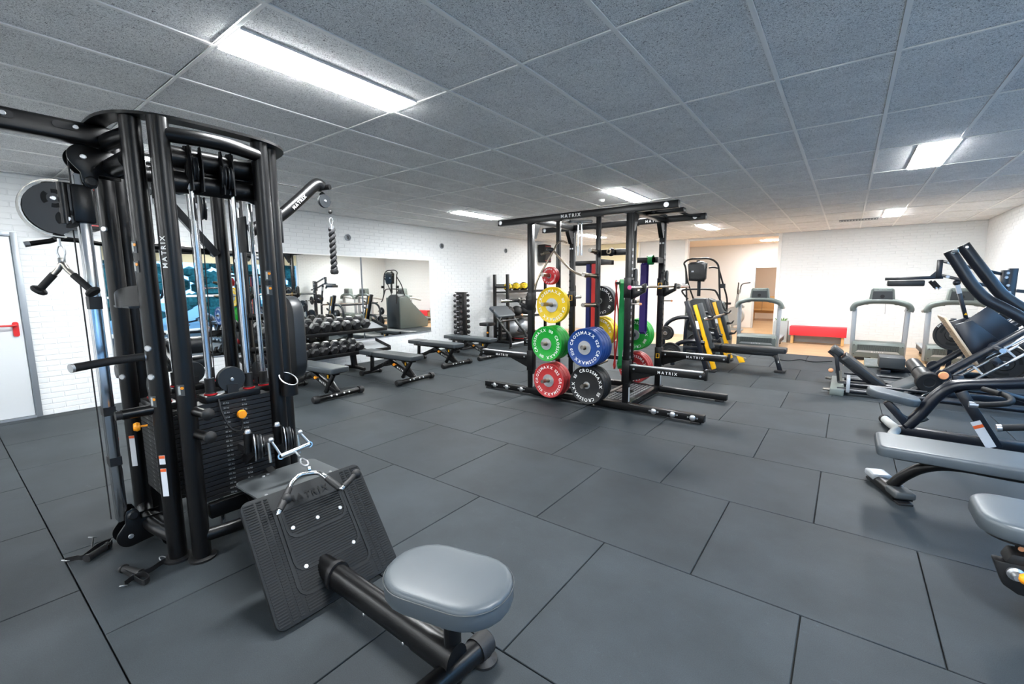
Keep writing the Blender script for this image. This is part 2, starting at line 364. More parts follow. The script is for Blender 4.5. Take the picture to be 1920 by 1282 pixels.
for i in range(len(LX)-1):
    for j in range(len(LY)-1):
        x0, x1, y0, y1 = max(LX[i], XL), min(LX[i+1], XR), max(LY[j], YB), min(LY[j+1], YF)
        if x1 <= x0 or y1 <= y0: continue
        hit = [l for l in LIGHTS if abs(l[1]-LY[j]) < .1 and LX[i]-.01 < l[0] < LX[i+1]+.01]
        g = .0115
        if hit:
            lx = hit[0][0]
            if lx-LX[i] < .3: ctile(lx+LW/2+.02, x1-g, y0+g, y1-g)
            else: ctile(x0+g, lx-LW/2-.02, y0+g, y1-g)
        else: ctile(x0+g, x1-g, y0+g, y1-g)
g = MB()
for x in LX:
    if XL < x < XR: g.bb(x-.0125, x+.0125, YB, YF, ZC-.001, ZC+.006)
for y in LY:
    if YB < y < YF: g.bb(XL, XR, y-.009, y+.009, ZC-.0005, ZC+.006)
obj('ceiling_grid', g, 'grid', ce)
lab = ['nearest ceiling light, long glowing panel over the cable tower', 'square looking ceiling light high on the right above the leg press', 'ceiling light right above the centre of the power rack', 'ceiling light over the mirror wall left of the power rack', 'small far ceiling light by the ceiling vent at the far right', 'far ceiling light just right of the power rack crossbar end', 'ceiling light seen between the uprights of the power rack', 'ceiling light behind the crown of the cable tower', 'ceiling light overhead on the right outside the view', 'ceiling light behind the camera in the middle', 'ceiling light behind the camera on the right', 'ceiling light behind the camera on the left']
for k, (x, y) in enumerate(LIGHTS):
    y1 = y+1.185; y = max(y+.015, YB+.02)
    t = thing('ceiling_light', lab[k], 'ceiling light', (x, (y+y1)/2, ZC), 'recessed ceiling lights')
    obj('frame', MB().bb(x-LW/2-.018, x-LW/2, y, y1, ZC-.004, ZC+.03).bb(x+LW/2, x+LW/2+.018, y, y1, ZC-.004, ZC+.03).bb(x-LW/2, x+LW/2, y, y+.015, ZC-.004, ZC+.03).bb(x-LW/2, x+LW/2, y1-.015, y1, ZC-.004, ZC+.03), 'grid', t)
    obj('diffuser', MB().bb(x-LW/2, x+LW/2, y+.015, y1-.015, ZC-.011, ZC+.02), 'lamp', t)
# smoke detector and ceiling vent
t = thing('smoke_detector', 'small round white smoke detector on the ceiling left of the rack light', 'smoke detector', (-3.17, 6.55, ZC))
obj('base', MB().lathe([(.05, 0), (.05, -.012)], (-3.17, 6.55, ZC), (0, 0, 1), 20), 'plain', t); obj('sensor_dome', MB().lathe([(.042, -.012), (.04, -.03), (.02, -.04), (.0001, -.04)], (-3.17, 6.55, ZC), (0, 0, 1), 20), 'plain', t)
t = thing('ceiling_vent', 'grey slatted ceiling vent near the far wall on the right', 'vent', (.07, 12.1, ZC))
obj('backing', MB().bb(-.25, .4, 11.95, 12.25, ZC-.006, ZC), 'dgrey', t)
for k in range(13): obj('slat', MB().bb(-.24+k*.05, -.215+k*.05, 11.95, 12.25, ZC-.012, ZC-.006), 'lgrey', t)
# walls of painted brick
def bricks(name, parent, o, ua, un, L, holes, hgt=ZC, near=None, seedv=1):
    # o = corner on the wall face, ua = along the wall, un = into the room
    rnd = random.Random(seedv); o, ua, un = V(o), V(ua), V(un); rest = MB(); first = []
    for c in range(int(hgt/.067)+1):
        z0 = c*.067; z1 = min(z0+.058, hgt-.002); s = -(c % 2)*.115
        if z1-z0 < .01: continue
        while s < L:
            a, b = max(s, 0), min(s+.222, L); s += .23
            if b-a < .02: continue
            for h in holes:
                if a < h[1] and b > h[0] and z0 < h[3] and z1 > h[2]:
                    if a < h[0]-.02: b = min(b, h[0])
                    elif b > h[1]+.02: a = max(a, h[1])
                    else: b = a
            if b-a < .02: continue
            d = .0025+rnd.random()*.002; e = .003
            p = [(a, z0, 0), (b, z0, 0), (b, z1, 0), (a, z1, 0), (a+e, z0+e, d), (b-e, z0+e, d), (b-e, z1-e, d), (a+e, z1-e, d)]
            vs = [o+ua*x+V((0, 0, 1))*y+un*w_ for x, y, w_ in p]; fs = [(4, 5, 6, 7), (0, 1, 5, 4), (1, 2, 6, 5), (2, 3, 7, 6), (3, 0, 4, 7)]
            if near and near[0] < (a+b)/2 < near[1] and near[2] < z0 < near[3] and len(first) < 300: first.append((vs, fs))
            else: rest.add(vs, fs)
    for vs, fs in first: obj('brick', MB().add(vs, fs), 'white', parent, smooth=False)
    stuff(obj('brickwork', rest, 'white', parent, smooth=False))
MIR = (1.45, 7.12, .49, 2.11)
wl = struct('wall_left', MB().bb(XL-.2, XL-.001, YB, YF+.2, -.01, ZC+.05), 'white')
bricks('wall_left', wl, (XL, YB, 0), (0, 1, 0), (1, 0, 0), YF-YB, [(MIR[0]-YB, MIR[1]-YB, MIR[2], MIR[3]), (-.33-YB, .735-YB, 0, 2.19)], near=(.7-YB, 1.52-YB, 0, 2.86))
wf = struct('wall_far', MB().bb(XL, -6.9, YF+.001, YF+.15, -.01, ZC+.05).bb(-5.4, -3.91, YF+.001, YF+.15, -.01, ZC+.05).bb(-3.91, -1.57, YF+.001, YF+.15, 2.80, ZC+.05).bb(-1.57, XR+.2, YF+.001, YF+.15, -.01, ZC+.05).bb(-6.9, -5.4, YF+.03, YF+.15, -.01, ZC+.05), 'white')
bricks('wall_far', wf, (-1.57, YF, 0), (1, 0, 0), (0, -1, 0), XR+1.57, [], seedv=2)
bricks('wall_far', wf, (-5.4, YF, 0), (1, 0, 0), (0, -1, 0), 1.49, [], seedv=3)
obj('partition_panel', MB().bb(-6.9, -5.42, YF, YF+.03, 2.3, ZC), 'cream', wf, label='cream upper wall panel'); obj('partition_sheet', MB().bb(-6.9, -5.42, YF+.005, YF+.03, 0, 2.3), 'plain', wf)
struct('trim_1', MB().cyl((-5.4, YF-.04, 0), (-5.4, YF-.04, ZC), .03), 'plain')
struct('trim_2', MB().bb(-3.99, -3.91, YF-.02, YF+.17, 0, ZC).bb(-1.57, -1.49, YF-.02, YF+.17, 0, ZC), 'plain', bev=.004)
WY0, WY1, WZ0, WZ1 = -3.6, 9.6, .06, 2.78
wr = struct('wall_right', MB().bb(XR+.001, XR+.2, WY1, YF+.2, -.01, ZC+.05).bb(XR+.001, XR+.2, YB-.2, WY0, -.01, ZC+.05).bb(XR+.001, XR+.2, WY0, WY1, WZ1, ZC+.05).bb(XR+.001, XR+.2, WY0, WY1, -.01, WZ0), 'white')
bricks('wall_right', wr, (XR, WY1, 0), (0, 1, 0), (-1, 0, 0), YF-WY1, [], seedv=4)
struct('wall_back', MB().bb(XL-.2, XR+.2, YB-.2, YB, -.01, ZC+.05), 'white')
# windows of the right wall (seen in the mirror), with cream blinds above
nW = 6; wd = (WY1-WY0)/nW
for k in range(nW):
    a, b = WY0+k*wd, WY0+(k+1)*wd
    wo_ = struct('window_%d' % (k+1), MB().bb(XR+.02, XR+.09, a, a+.05, WZ0, WZ1).bb(XR+.02, XR+.09, b-.05, b, WZ0, WZ1).bb(XR+.02, XR+.09, a+.05, b-.05, WZ0, WZ0+.06).bb(XR+.02, XR+.09, a+.05, b-.05, 1.2, 1.27).bb(XR+.02, XR+.09, a+.05, b-.05, WZ1-.05, WZ1), 'frame', bev=.004)
    obj('pane', MB().bb(XR+.05, XR+.056, a+.05, b-.05, WZ0+.06, 1.2), 'glass', wo_); obj('pane', MB().bb(XR+.05, XR+.056, a+.05, b-.05, 1.27, WZ1-.05), 'glass', wo_)
    obj('blind', MB().bb(XR-.01, XR+.0, a+.04, b-.04, 2.36, WZ1-.02), 'blind', wo_)
# outdoors: paving and a hedge, only met through the glass and the mirror
struct('ground', MB().bb(XR+.2, 40, -25, 40, -.3, -.1), 'asphalt')
rnd = random.Random(5); hb = MB()
for i in range(640):
    hb.sphere((7.5+rnd.uniform(-.6, .6), rnd.uniform(-12, 24), rnd.uniform(.2, 3.6)), rnd.uniform(.2, .45), 7, (1, 1, rnd.uniform(.7, 1.1)))
stuff(tag(obj('hedge', hb, 'leaf', loc=(7.5, 6, -.1)), 'dark green hedge outside the windows, met in the wall mirror', 'hedge'))
# mirror of three panels
mt = thing('wall_mirror', 'large frameless wall mirror of three panels behind the dumbbell rack', 'mirror', (XL, 4.3, .49))
ys = [MIR[0], 3.4, 5.31, MIR[1]]
for k in range(3):
    a, b = ys[k]+.002, ys[k+1]-.002; xa = XL+.012+.014*(b-a); xb = XL+.012
    o_ = obj('mirror_panel', MB().add([(XL, a, MIR[2]), (XL, b, MIR[2]), (xb, b, MIR[2]), (xa, a, MIR[2]), (XL, a, MIR[3]), (XL, b, MIR[3]), (xb, b, MIR[3]), (xa, a, MIR[3])], [(0, 1, 2, 3), (4, 7, 6, 5), (0, 4, 5, 1), (1, 5, 6, 2), (2, 6, 7, 3), (3, 7, 4, 0)]), 'alu', mt, smooth=False)
    o_.data.materials.append(M['mirror']); o_.data.polygons[4].material_index = 1
obj('edge_strip', MB().bb(XL, XL+.02, MIR[0], MIR[1], MIR[2]-.02, MIR[2]), 'alu', mt); obj('edge_strip', MB().bb(XL, XL+.02, MIR[0], MIR[1], MIR[3], MIR[3]+.015), 'plain', mt)
# door with red lever
d1 = struct('door_1', MB().bb(XL-.03, XL+.012, -.27, .672, .03, 2.14), 'door', bev=.003)
obj('door_frame', MB().bb(XL-.02, XL+.03, .68, .735, 0, 2.19).bb(XL-.02, XL+.03, -.335, -.28, 0, 2.19).bb(XL-.02, XL+.03, -.28, .68, 2.145, 2.19), 'alu', d1, bev=.003)
obj('threshold', MB().bb(XL-.02, XL+.04, -.28, .68, 0, .025), 'alu', d1)
hp = Px(30, 617, XL+.02)
h = obj('door_handle', MB().prism(rrect(.05, .17, .02)(0), hp, (0, 1, 0), (0, 0, 1), -.012, .012), 'red', d1, label='red lever handle')
obj('lever', MB().tube(curve([hp+V((.01, 0, .045)), hp+V((.05, 0, .045)), hp+V((.055, -.03, .045)), hp+V((.055, -.14, .045))], 4), .011, 10), 'red', h)
# wall loudspeakers and round wall vents
for (y0, y1, z0, z1, l) in ((.98, 1.42, 2.25, 2.79, 'black loudspeaker with red line high on the wall beside the door'), (11.6, 11.95, 2.22, 2.76, 'black loudspeaker with red line on the left wall behind the power rack')):
    t = thing('wall_speaker', l, 'loudspeaker', (XL, (y0+y1)/2, z0))
    obj('cabinet', MB().bb(XL+.05, XL+.3, y0, y1, z0, z1), 'blackm', t, bev=.012); obj('grille', MB().bb(XL+.3, XL+.312, y0+.02, y1-.02, z0+.02, z1-.02), 'rub', t, bev=.004)
    obj('red_trim', MB().bb(XL+.3, XL+.316, y0+.015, y1-.015, z0+.05, z0+.06), 'redb', t); obj('red_trim', MB().bb(XL+.3, XL+.316, y0+.015, y1-.015, z1-.06, z1-.05), 'redb', t); obj('wall_bracket', MB().bb(XL, XL+.06, (y0+y1)/2-.05, (y0+y1)/2+.05, (z0+z1)/2-.06, (z0+z1)/2+.06), 'blackm', t)
for k, (u, v) in enumerate(((652, 445), (828, 461), (948, 470))):
    p = Px(u, v, XL+.006)
    t = thing('wall_vent', ['round grey wall vent above the dumbbell rack end, nearest of three', 'round grey wall vent above the right end of the mirror', 'round grey wall vent left of the power rack, farthest of three'][k], 'vent', p, 'round wall vents')
    obj('rim', MB().lathe([(.065, 0), (.065, .014), (.05, .018), (.05, .004), (.0001, .004)], p, (1, 0, 0), 20), 'alu', t)
    for q in range(4): obj('vane', MB().obox(p+V((.012, 0, 0)), (1, 0, 0), (0, math.cos(q*PI/4), math.sin(q*PI/4)), (0, -math.sin(q*PI/4), math.cos(q*PI/4)), .01, .1, .008), 'dgrey', t)
# bright room beyond the opening
struct('wall_annex', MB().bb(-6, -2.55, 17.2, 17.3, 0, 2.86).bb(-1.85, 1, 17.2, 17.3, 0, 2.86).bb(-2.55, -1.85, 17.2, 17.3, 2.05, 2.86).bb(-6.1, -6, YF+.15, 17.3, 0, 2.86).bb(1, 1.1, YF+.15, 17.3, 0, 2.86), 'plain')
struct('ceiling_annex', MB().bb(-6.1, 1.1, YF+.15, 17.3, 2.86, 2.92), 'warm')
struct('wall_hall', MB().bb(-6, 3, 22, 22.1, 0, 2.9).bb(-6.1, -6, 17.3, 22, 0, 2.9).bb(3, 3.1, 17.3, 22, 0, 2.9).bb(-6, 3, 17.3, 22, 2.9, 2.95), 'warm')
struct('door_2', MB().bb(-2.6, -2.55, 17.17, 17.31, 0, 2.1).bb(-1.85, -1.8, 17.17, 17.31, 0, 2.1).bb(-2.55, -1.85, 17.17, 17.31, 2.05, 2.1), 'door', bev=.004)
for x, y, l in ((-1.95, 15.85, 'ceiling light in the bright room beyond the far opening'), (-1.0, 19.5, 'ceiling light of the hall behind the inner doorway')):
    t = thing('ceiling_light', l, 'ceiling light', (x, y, 2.85)); obj('frame', MB().bb(x-.32, x+.32, y-.17, y+.17, 2.845, 2.86), 'grid', t); obj('diffuser', MB().bb(x-.3, x+.3, y-.15, y+.15, 2.835, 2.845), 'lamp', t)
t = thing('hall_bench', 'pale wooden bench seen through the inner doorway', 'bench', (-2.3, 20.8, 0))
obj('seat', MB().bb(-3.2, -1.5, 20.6, 21, .42, .48), 'pine', t, bev=.006)
for x in (-3.1, -1.65): obj('leg', MB().bb(x, x+.06, 20.65, 20.95, 0, .42), 'pine', t, bev=.004)
obj('backboard', MB().bb(-3.2, -1.5, 20.98, 21.02, .3, 1.0), 'pine', t, bev=.006)
t = thing('exercise_bike', 'pale upright exercise bike with bent handles in the room beyond the opening', 'exercise bike', (-2.9, 15.6, 0))
for x in (-3.15, -2.65): obj('foot_bar', MB().tube([(x, 15.3, .05), (x, 15.9, .05)], .04, 12), 'lgrey', t)
obj('base_beam', MB().bb(-3.15, -2.65, 15.57, 15.63, .04, .12), 'lgrey', t); obj('flywheel_cover', MB().lathe([(.28, -.06), (.3, -.03), (.3, .03), (.28, .06)], (-2.85, 15.6, .5), (0, 1, 0), 26), 'lgrey', t); obj('mast', MB().beam((-2.9, 15.6, .1), (-2.75, 15.6, 1.35), .07, .07), 'lgrey', t, bev=.006)
for s in (-1, 1): obj('bent_handle', MB().tube(curve([(-2.75, 15.6, 1.2), (-2.75, 15.6+s*.2, 1.25), (-2.72, 15.6+s*.28, 1.5), (-2.6+s*.12, 15.6+s*.3, 1.56)], 4), .018, 10), 'dgrey', t)
obj('seat', MB().cushion(rrect(.28, .2, .08), (-3.1, 15.6, .86), (1, 0, 0), (0, 1, 0), .07), 'padd', t); obj('seat_post', MB().tube([(-3.02, 15.6, .1), (-3.1, 15.6, .87)], .03, 12), 'lgrey', t)
# ------------------------------------------------------------------ four-sided cable tower, left foreground
TX, TY = -3.3, 1.08
tw = thing('cable_tower', 'tall black four-sided cable tower with low row seat, in the left foreground', 'gym machine', (TX, TY, 0))
POST = dict(A=(-2.98, .73), B=(-2.87, .815), C=(-2.905, 1.32), C2=(-2.99, 1.41), D=(-3.60, .73), D2=(-3.71, .815), E=(-3.62, 1.45), E2=(-3.73, 1.375))
for k, (x, y) in POST.items():
    p = obj('post', MB().tube([(x, y, .02), (x, y, 2.41)], .046, 20), 'black', tw)
    obj('base_ring', MB().lathe([(.07, 0), (.07, .012), (.05, .018), (.046, .018)], (x, y, 0), (0, 0, 1), 20), 'blackm', p)
# crown: curved plate over the posts
def ringplate(ro, ri, z0, z1, n=56):
    m = MB(); vs = []
    for k in range(n):
        a = 2*PI*k/n; q = (abs(math.cos(a))**3.2+abs(math.sin(a))**3.2)**(-1/3.2)
        for r, z in ((ro, z0), (ro, z1), (ri, z1), (ri, z0)): vs.append((TX+r*q*math.cos(a), TY+r*q*math.sin(a), z))
    return m.add(vs, [(k*4+j, k*4+(j+1) % 4, ((k+1) % n)*4+(j+1) % 4, ((k+1) % n)*4+j) for k in range(n) for j in range(4)])
obj('crown_plate', ringplate(.475, .385, 2.41, 2.425), 'black', tw)
# upper and lower cross tubes (bowed between the posts)
def bow(a, b, z, out, r=.038, nm='cross_tube'):
    a, b = V((*POST[a], z)), V((*POST[b], z)); mid = (a+b)/2+V((*out, 0))
    return obj(nm, MB().tube(curve([a, (a*.7+b*.3)+V((*out, 0))*.8, mid, (a*.3+b*.7)+V((*out, 0))*.8, b], 4), r, 14), 'black', tw)
bow('B', 'C', 2.335, (.07, 0)); bow('A', 'D', 2.335, (0, -.04)); bow('C2', 'E', 2.335, (0, .05)); bow('D2', 'E2', 2.335, (-.05, 0))
bow('B', 'C', .13, (.05, 0)); bow('A', 'D', .13, (0, -.04)); bow('C2', 'E', .13, (0, .04)); bow('D2', 'E2', .13, (-.04, 0))
for z in (2.26, 2.13): obj('pulley_beam', MB().tube([(-2.99, .82, z), (-2.99, 1.36, z)], .045, 12, flat=1.3), 'black', tw)
obj('centre_beam', MB().tube([(-3.6, 1.1, 2.2), (-3.0, 1.1, 2.2)], .04, 12), 'black', tw)
obj('centre_beam', MB().tube([(-3.3, .74, 2.2), (-3.3, 1.42, 2.2)], .04, 12), 'black', tw)
# weight stacks
def stack(cx, cy, ux, uy, ztop, npl, half=.205, dep=.11):
    # (ux,uy) looks outward; the plates run along the side direction
    sx, sy = -uy, ux
    hd = None
    for k in range(npl):
        z0 = .3+k*(ztop-.3)/npl; z1 = z0+(ztop-.3)/npl-.003
        o_ = obj('stack_plate', MB().obox((cx, cy, (z0+z1)/2), (ux, uy, 0), (sx, sy, 0), (0, 0, 1), dep, half*2, z1-z0), 'blackm', tw, bev=.0015, seg=1)
    obj('head_plate', MB().obox((cx, cy, ztop+.018), (ux, uy, 0), (sx, sy, 0), (0, 0, 1), dep+.006, half*1.45, .036), 'black', tw, bev=.004)
    for s_ in (-1, 1):
        gx, gy = cx+sx*.105*s_, cy+sy*.105*s_
        r_ = obj('guide_rod', MB().tube([(gx, gy, .1), (gx, gy, 2.12)], .0155, 16), 'chrome', tw)
        obj('rod_sleeve', MB().lathe([(.03, ztop+.036), (.03, ztop+.05), (.026, ztop+.052), (.026, ztop+.135), (.02, ztop+.135)], (gx, gy, 0), (0, 0, 1), 18), 'rub', r_)
        obj('red_washer', MB().lathe([(.034, ztop+.037), (.034, ztop+.045)], (gx, gy, 0), (0, 0, 1), 18), 'redb', r_)
        obj('rod_collar', MB().lathe([(.02, 2.09), (.022, 2.1), (.022, 2.12), (.02, 2.125)], (gx, gy, 0), (0, 0, 1), 16), 'zinc', r_)
        obj('rod_hanger', MB().tube([(gx, gy, 2.12), (gx, gy, 2.32)], .021, 14), 'black', r_)
    pr_ = obj('stack_pulley', MB().lathe([(.02, -.018), (.074, -.018), (.076, -.012), (.068, 0), (.076, .012), (.074, .018), (.02, .018)], (cx+ux*.02, cy+uy*.02, ztop+.115), (ux, uy, 0), 28), 'padd', tw)
    obj('pulley_bolt', bolt(MB(), (cx+ux*.038, cy+uy*.038, ztop+.115), (ux, uy, 0), .011), 'zinc', pr_)
    obj('pulley_clevis', MB().obox((cx+ux*.02, cy+uy*.02, ztop+.06), (ux, uy, 0), (sx, sy, 0), (0, 0, 1), .05, .06, .05), 'blackm', pr_)
    lt = MB()
    for k in range(npl):
        z = .3+(k+.25)*(ztop-.3)/npl; kg = 6+ (npl-k)*5
        for s_, tx in ((-.05, '%d kg' % (kg*2)), (.05, '%d kg' % kg)):
            lt.text(tx, (cx+ux*(dep/2)+sx*s_, cy+uy*(dep/2)+sy*s_, z), (sx, sy, 0), (0, 0, 1), .012, .0012)
    stuff(flat('weight_numbers', lt, 'lgrey', tw))
    for s_ in (-.07, .07): obj('steel_cable', MB().tube([(cx+sx*s_-ux*.02, cy+sy*s_-uy*.02, ztop+.12), (cx+sx*s_*.8-ux*.03, cy+sy*s_*.8-uy*.03, 2.2)], .003, 6), 'rub', tw)
stack(-2.965, 1.07, 1, 0, .885, 20)
stack(-3.29, .80, 0, -1, .84, 19)
stack(-3.29, 1.36, 0, 1, .84, 19)
stack(-3.64, 1.09, -1, 0, .84, 19)
kn = obj('selector_knob', MB().lathe([(.006, -.01), (.006, .02), (.022, .022), (.027, .034), (.024, .05), (.0001, .052)], (-2.905, 1.085, .79), (1, 0, 0), 16), 'orange', tw, label='orange yellow selector knob')
obj('coiled_cord', MB().tube(curve([(-2.9, .98, .9), (-2.88, .985, .82), (-2.87, 1.02, .72), (-2.87, 1.07, .69), (-2.885, 1.09, .72), (-2.88, 1.085, .775)], 6), .006, 6), 'rub', tw)
k2 = Px(277, 797, -3.02); obj('selector_knob', MB().lathe([(.006, 0), (.006, .03), (.02, .032), (.026, .045), (.02, .06), (.0001, .062)], k2, (-.3, -1, 0), 16), 'orange', tw)
# upper pulleys
def pulley(p, ax, r=.065, nm='pulley', par=tw, w_=.012):
    o_ = obj(nm, MB().lathe([(.012, -w_), (r, -w_), (r*1.02, -w_*.6), (r*.9, 0), (r*1.02, w_*.6), (r, w_), (.012, w_)], p, ax, 26), 'padd', par)
    ax = V(ax).normalized(); obj('pulley_bolt', bolt(MB(), V(p)+ax*w_, ax, .01), 'zinc', o_)
    return o_
for y, z in ((.985, 2.2), (1.005, 1.99), (1.12, 2.18), (1.155, 2.18)):
    q = pulley((-2.93, y, z), (.25, 1, 0), .062)
for y in (.985, 1.14):
    for d in (-.026, .026):
        obj('pulley_cheek', MB().prism([(-.03, -.1), (.03, -.1), (.035, .06), (.012, .14), (-.012, .14), (-.035, .06)], (-2.93, y+d, 2.18), (1, 0, 0), (0, 0, 1), -.003, .003), 'blackm', tw)
# lat arm frame and far braces seen through the tower
obj('diagonal_brace', MB().beam((-3.72, 1.0, 2.22), (-3.68, 1.32, 1.78), .05, .05), 'black', tw)
obj('rear_bar', MB().tube([(-3.72, .84, 1.83), (-3.72, 1.36, 1.8)], .022, 12), 'black', tw)
obj('lat_arm', MB().tube([(-3.66, 1.09, 2.3), (-4.12, 1.09, 2.36)], .045, 14), 'black', tw)
pulley((-4.12, 1.09, 2.28), (0, 1, 0), .06)
obj('lat_cable', MB().tube([(-4.17, 1.09, 2.26), (-4.17, 1.09, 1.86)], .003, 6), 'rub', tw)
for y, z in ((.74, 1.93), (.74, 1.35)):
    pass
# thigh rollers and seat of the far pull-down side
for z, x, r in ((1.08, -4.25, .07), (.93, -4.32, .055)):
    ro = obj('thigh_roller', MB().lathe([(.02, -.29), (r*.9, -.29), (r, -.27), (r, -.03), (r*.9, -.012), (.02, -.01)], (x, 1.1, z), (0, 1, 0), 22), 'padd', tw)
    ro = obj('thigh_roller', MB().lathe([(.02, .01), (r*.9, .012), (r, .03), (r, .27), (r*.9, .29), (.02, .29)], (x, 1.1, z), (0, 1, 0), 22), 'padd', tw)
obj('roller_post', MB().beam((-3.72, 1.1, .8), (-4.25, 1.1, 1.08), .05, .05), 'black', tw)
obj('rear_seat_pad', MB().cushion(rrect(.36, .4, .09), (-4.45, 1.1, .62), (1, 0, 0), (0, 1, 0), .08), 'padd', tw)
obj('rear_seat_post', MB().tube([(-4.45, 1.1, .0), (-4.45, 1.1, .62)], .04, 14), 'black', tw); obj('rear_floor_beam', MB().tube([(-3.7, 1.1, .09), (-4.5, 1.1, .09)], .045, 14), 'black', tw)
# crossover beam running off to the left
bm_ = obj('crossover_beam', MB().obox((-3.3, -.09, 2.36), (0, 1, 0), (1, 0, 0), (0, 0, 1), 1.62, .1, .105), 'black', tw, bev=.02, seg=3)
for y in (.34, .56): obj('slot_plate', MB().prism(rrect(.09, .035, .016)(0), (-3.249, y-.03, 2.375), (0, 1, 0), (0, 0, 1), 0, .004), 'blackm', bm_)
for y in (.32, .57): obj('beam_bolt', bolt(MB(), (-3.244, y, 2.375), (1, 0, 0), .012), 'zinc', bm_)
obj('beam_bracket', MB().tube([(-3.3, .7, 2.33), (-3.0, .73, 2.33)], .035, 12), 'black', bm_)
obj('far_column', MB().obox((-3.3, -.86, 1.16), (1, 0, 0), (0, 1, 0), (0, 0, 1), .07, .07, 2.32), 'silver', tw, bev=.006); obj('far_foot', MB().bb(-3.5, -3.1, -.95, -.77, 0, .03), 'blackm', tw, bev=.006)
# chrome column of the adjustable pulley on the near left side
CX, CY = -3.36, .575
col = obj('slide_column', MB().obox((CX, CY, 1.17), (1, 0, 0), (0, 1, 0), (0, 0, 1), .075, .05, 1.98), 'chrome', tw, bev=.008, label='polished chrome slide column')
for z, h in ((1.47, .07), (1.13, .03), (.85, .05), (.55, .05)): obj('column_band', MB().obox((CX, CY, z), (1, 0, 0), (0, 1, 0), (0, 0, 1), .079, .054, h), 'blackm', col)
def bracket(zz, flip):
    pts = [(-.064*math.cos(math.radians(d)), .064*math.sin(math.radians(d))) for d in range(-40, 91, 13)]+[(.10, .05), (.17, .03), (.17, -.085), (.06, -.085), (.052, -.09), (.052, -.13), (.04, -.155), (.02, -.162), (-.005, -.15), (-.015, -.125), (-.018, -.08)]
    if flip: pts = [(a, -b) for a, b in pts][::-1]
    fz = -1 if flip else 1
    b_ = obj('column_bracket', MB().prism(pts, (CX+.05, .595, zz), (0, 1, 0), (0, 0, 1), -.008, .008), 'black', tw, bev=.003)
    obj('bracket_tube', MB().tube([(CX-.02, .715, zz-.03*fz), (-3.05, .73, zz-.03*fz)], .05, 16), 'black', b_)
    obj('bracket_bolt', bolt(MB(), (CX+.058, .595, zz), (1, 0, 0), .014), 'zinc', b_)
    obj('pivot_cap', MB().lathe([(.028, 0), (.028, .012), (.02, .018), (.0001, .018)], (CX+.056, .616, zz-.125*fz), (1, 0, 0), 18), 'blackm', b_)
    obj('bracket_plate', MB().prism(pts, (CX-.05, .595, zz), (0, 1, 0), (0, 0, 1), -.006, .006), 'black', b_)
bracket(2.245, False); bracket(.085, True)
cz = 2.0
car = obj('pulley_carriage', MB().obox((CX, CY, cz), (1, 0, 0), (0, 1, 0), (0, 0, 1), .11, .09, .2), 'black', tw, bev=.012)
obj('carriage_sleeve', MB().tube([(CX+.02, .5, cz-.11), (CX+.02, .5, cz+.1)], .028, 14), 'black', car)
HP = V((CX+.02, .478, cz-.03))
dsk = [( .06, .125), (.06, -.1), (.0, -.14)]+[(.0+.13*math.cos(a), -.005+.13*math.sin(a)) for a in [math.radians(d) for d in range(-100, -265, -12)]]+[(0, .125)]
obj('pulley_housing', MB().prism(dsk, HP+V((.014, 0, 0)), (0, 1, 0), (0, 0, 1), -.004, .004).prism(dsk, HP-V((.03, 0, 0)), (0, 1, 0), (0, 0, 1), -.004, .004), 'padd', car)
obj('chrome_hoop', MB().strip([HP+V((-.008, .145*math.cos(a), -.005+.145*math.sin(a))) for a in [math.radians(d) for d in range(85, 282, 8)]], (1, 0, 0), .05, .006), 'steel', car)
for dy, dz in ((-.015, .045), (.03, -.055)):
    pw = pulley(HP+V((-.008, dy, dz)), (1, 0, 0), .05, 'housing_pulley', car, .01)
    for q in range(3):
        a0 = q*2*PI/3; seg = arc(HP+V((.0185, dy, dz)), .037, a0+.25, a0+1.75, 7, (0, 1, 0), (0, 0, 1)); obj('cut_out', MB().strip(seg, (1, 0, 0), .004, .02), 'gap', car)
    obj('housing_bolt', bolt(MB(), HP+V((.018, dy, dz)), (1, 0, 0), .013), 'zinc', car)
obj('cable_stop', MB().sphere(Px(110, 443, CX)+V((0, .0, 0)), .024, 14), 'rub', car)
obj('column_cable', MB().tube([(CX-.01, .53, .2), (CX-.01, .53, 1.9)], .0035, 6), 'rub', tw)
obj('column_cable', MB().tube([(CX+.02, .54, 2.08), (CX+.02, .54, 2.24)], .004, 6), 'rub', tw)
# side handle, storage pegs, curved guard, bottle holder
ha = [Px(275, 668, -2.99), Px(215, 676, -3.02), Px(180, 682, -3.03), Px(137, 690, -3.0)]
o_ = obj('side_handle', MB().tube(curve(ha, 5), .021, 16), 'foam', tw); obj('end_cap', MB().tube([ha[-1], ha[-1]+(ha[-1]-ha[-2])*.12], .0225, 16), 'zinc', o_); obj('handle_collar', MB().tube([ha[0]-(ha[1]-ha[0])*.02, ha[0]+(ha[1]-ha[0])*.05], .026, 16), 'zinc', o_)
pa, pb = Px(292, 766, -2.985), Px(228, 778, -2.985)
o_ = obj('storage_peg', MB().tube([pa, pb], .028, 16), 'black', tw); obj('rubber_tip', MB().tube([pb, pb+(pb-pa)*.18], .024, 12), 'rub', o_)
for z in (.865, .735):
    o_ = obj('storage_peg', MB().tube([(-2.87, .83, z+.01), (-2.74, .865, z)], .026, 16), 'black', tw); obj('rubber_tip', MB().lathe([(.034, 0), (.034, .012), (.024, .018), (.016, .024), (.0001, .026)], (-2.74, .865, z), (1, .25, -.05), 16), 'rub', o_)
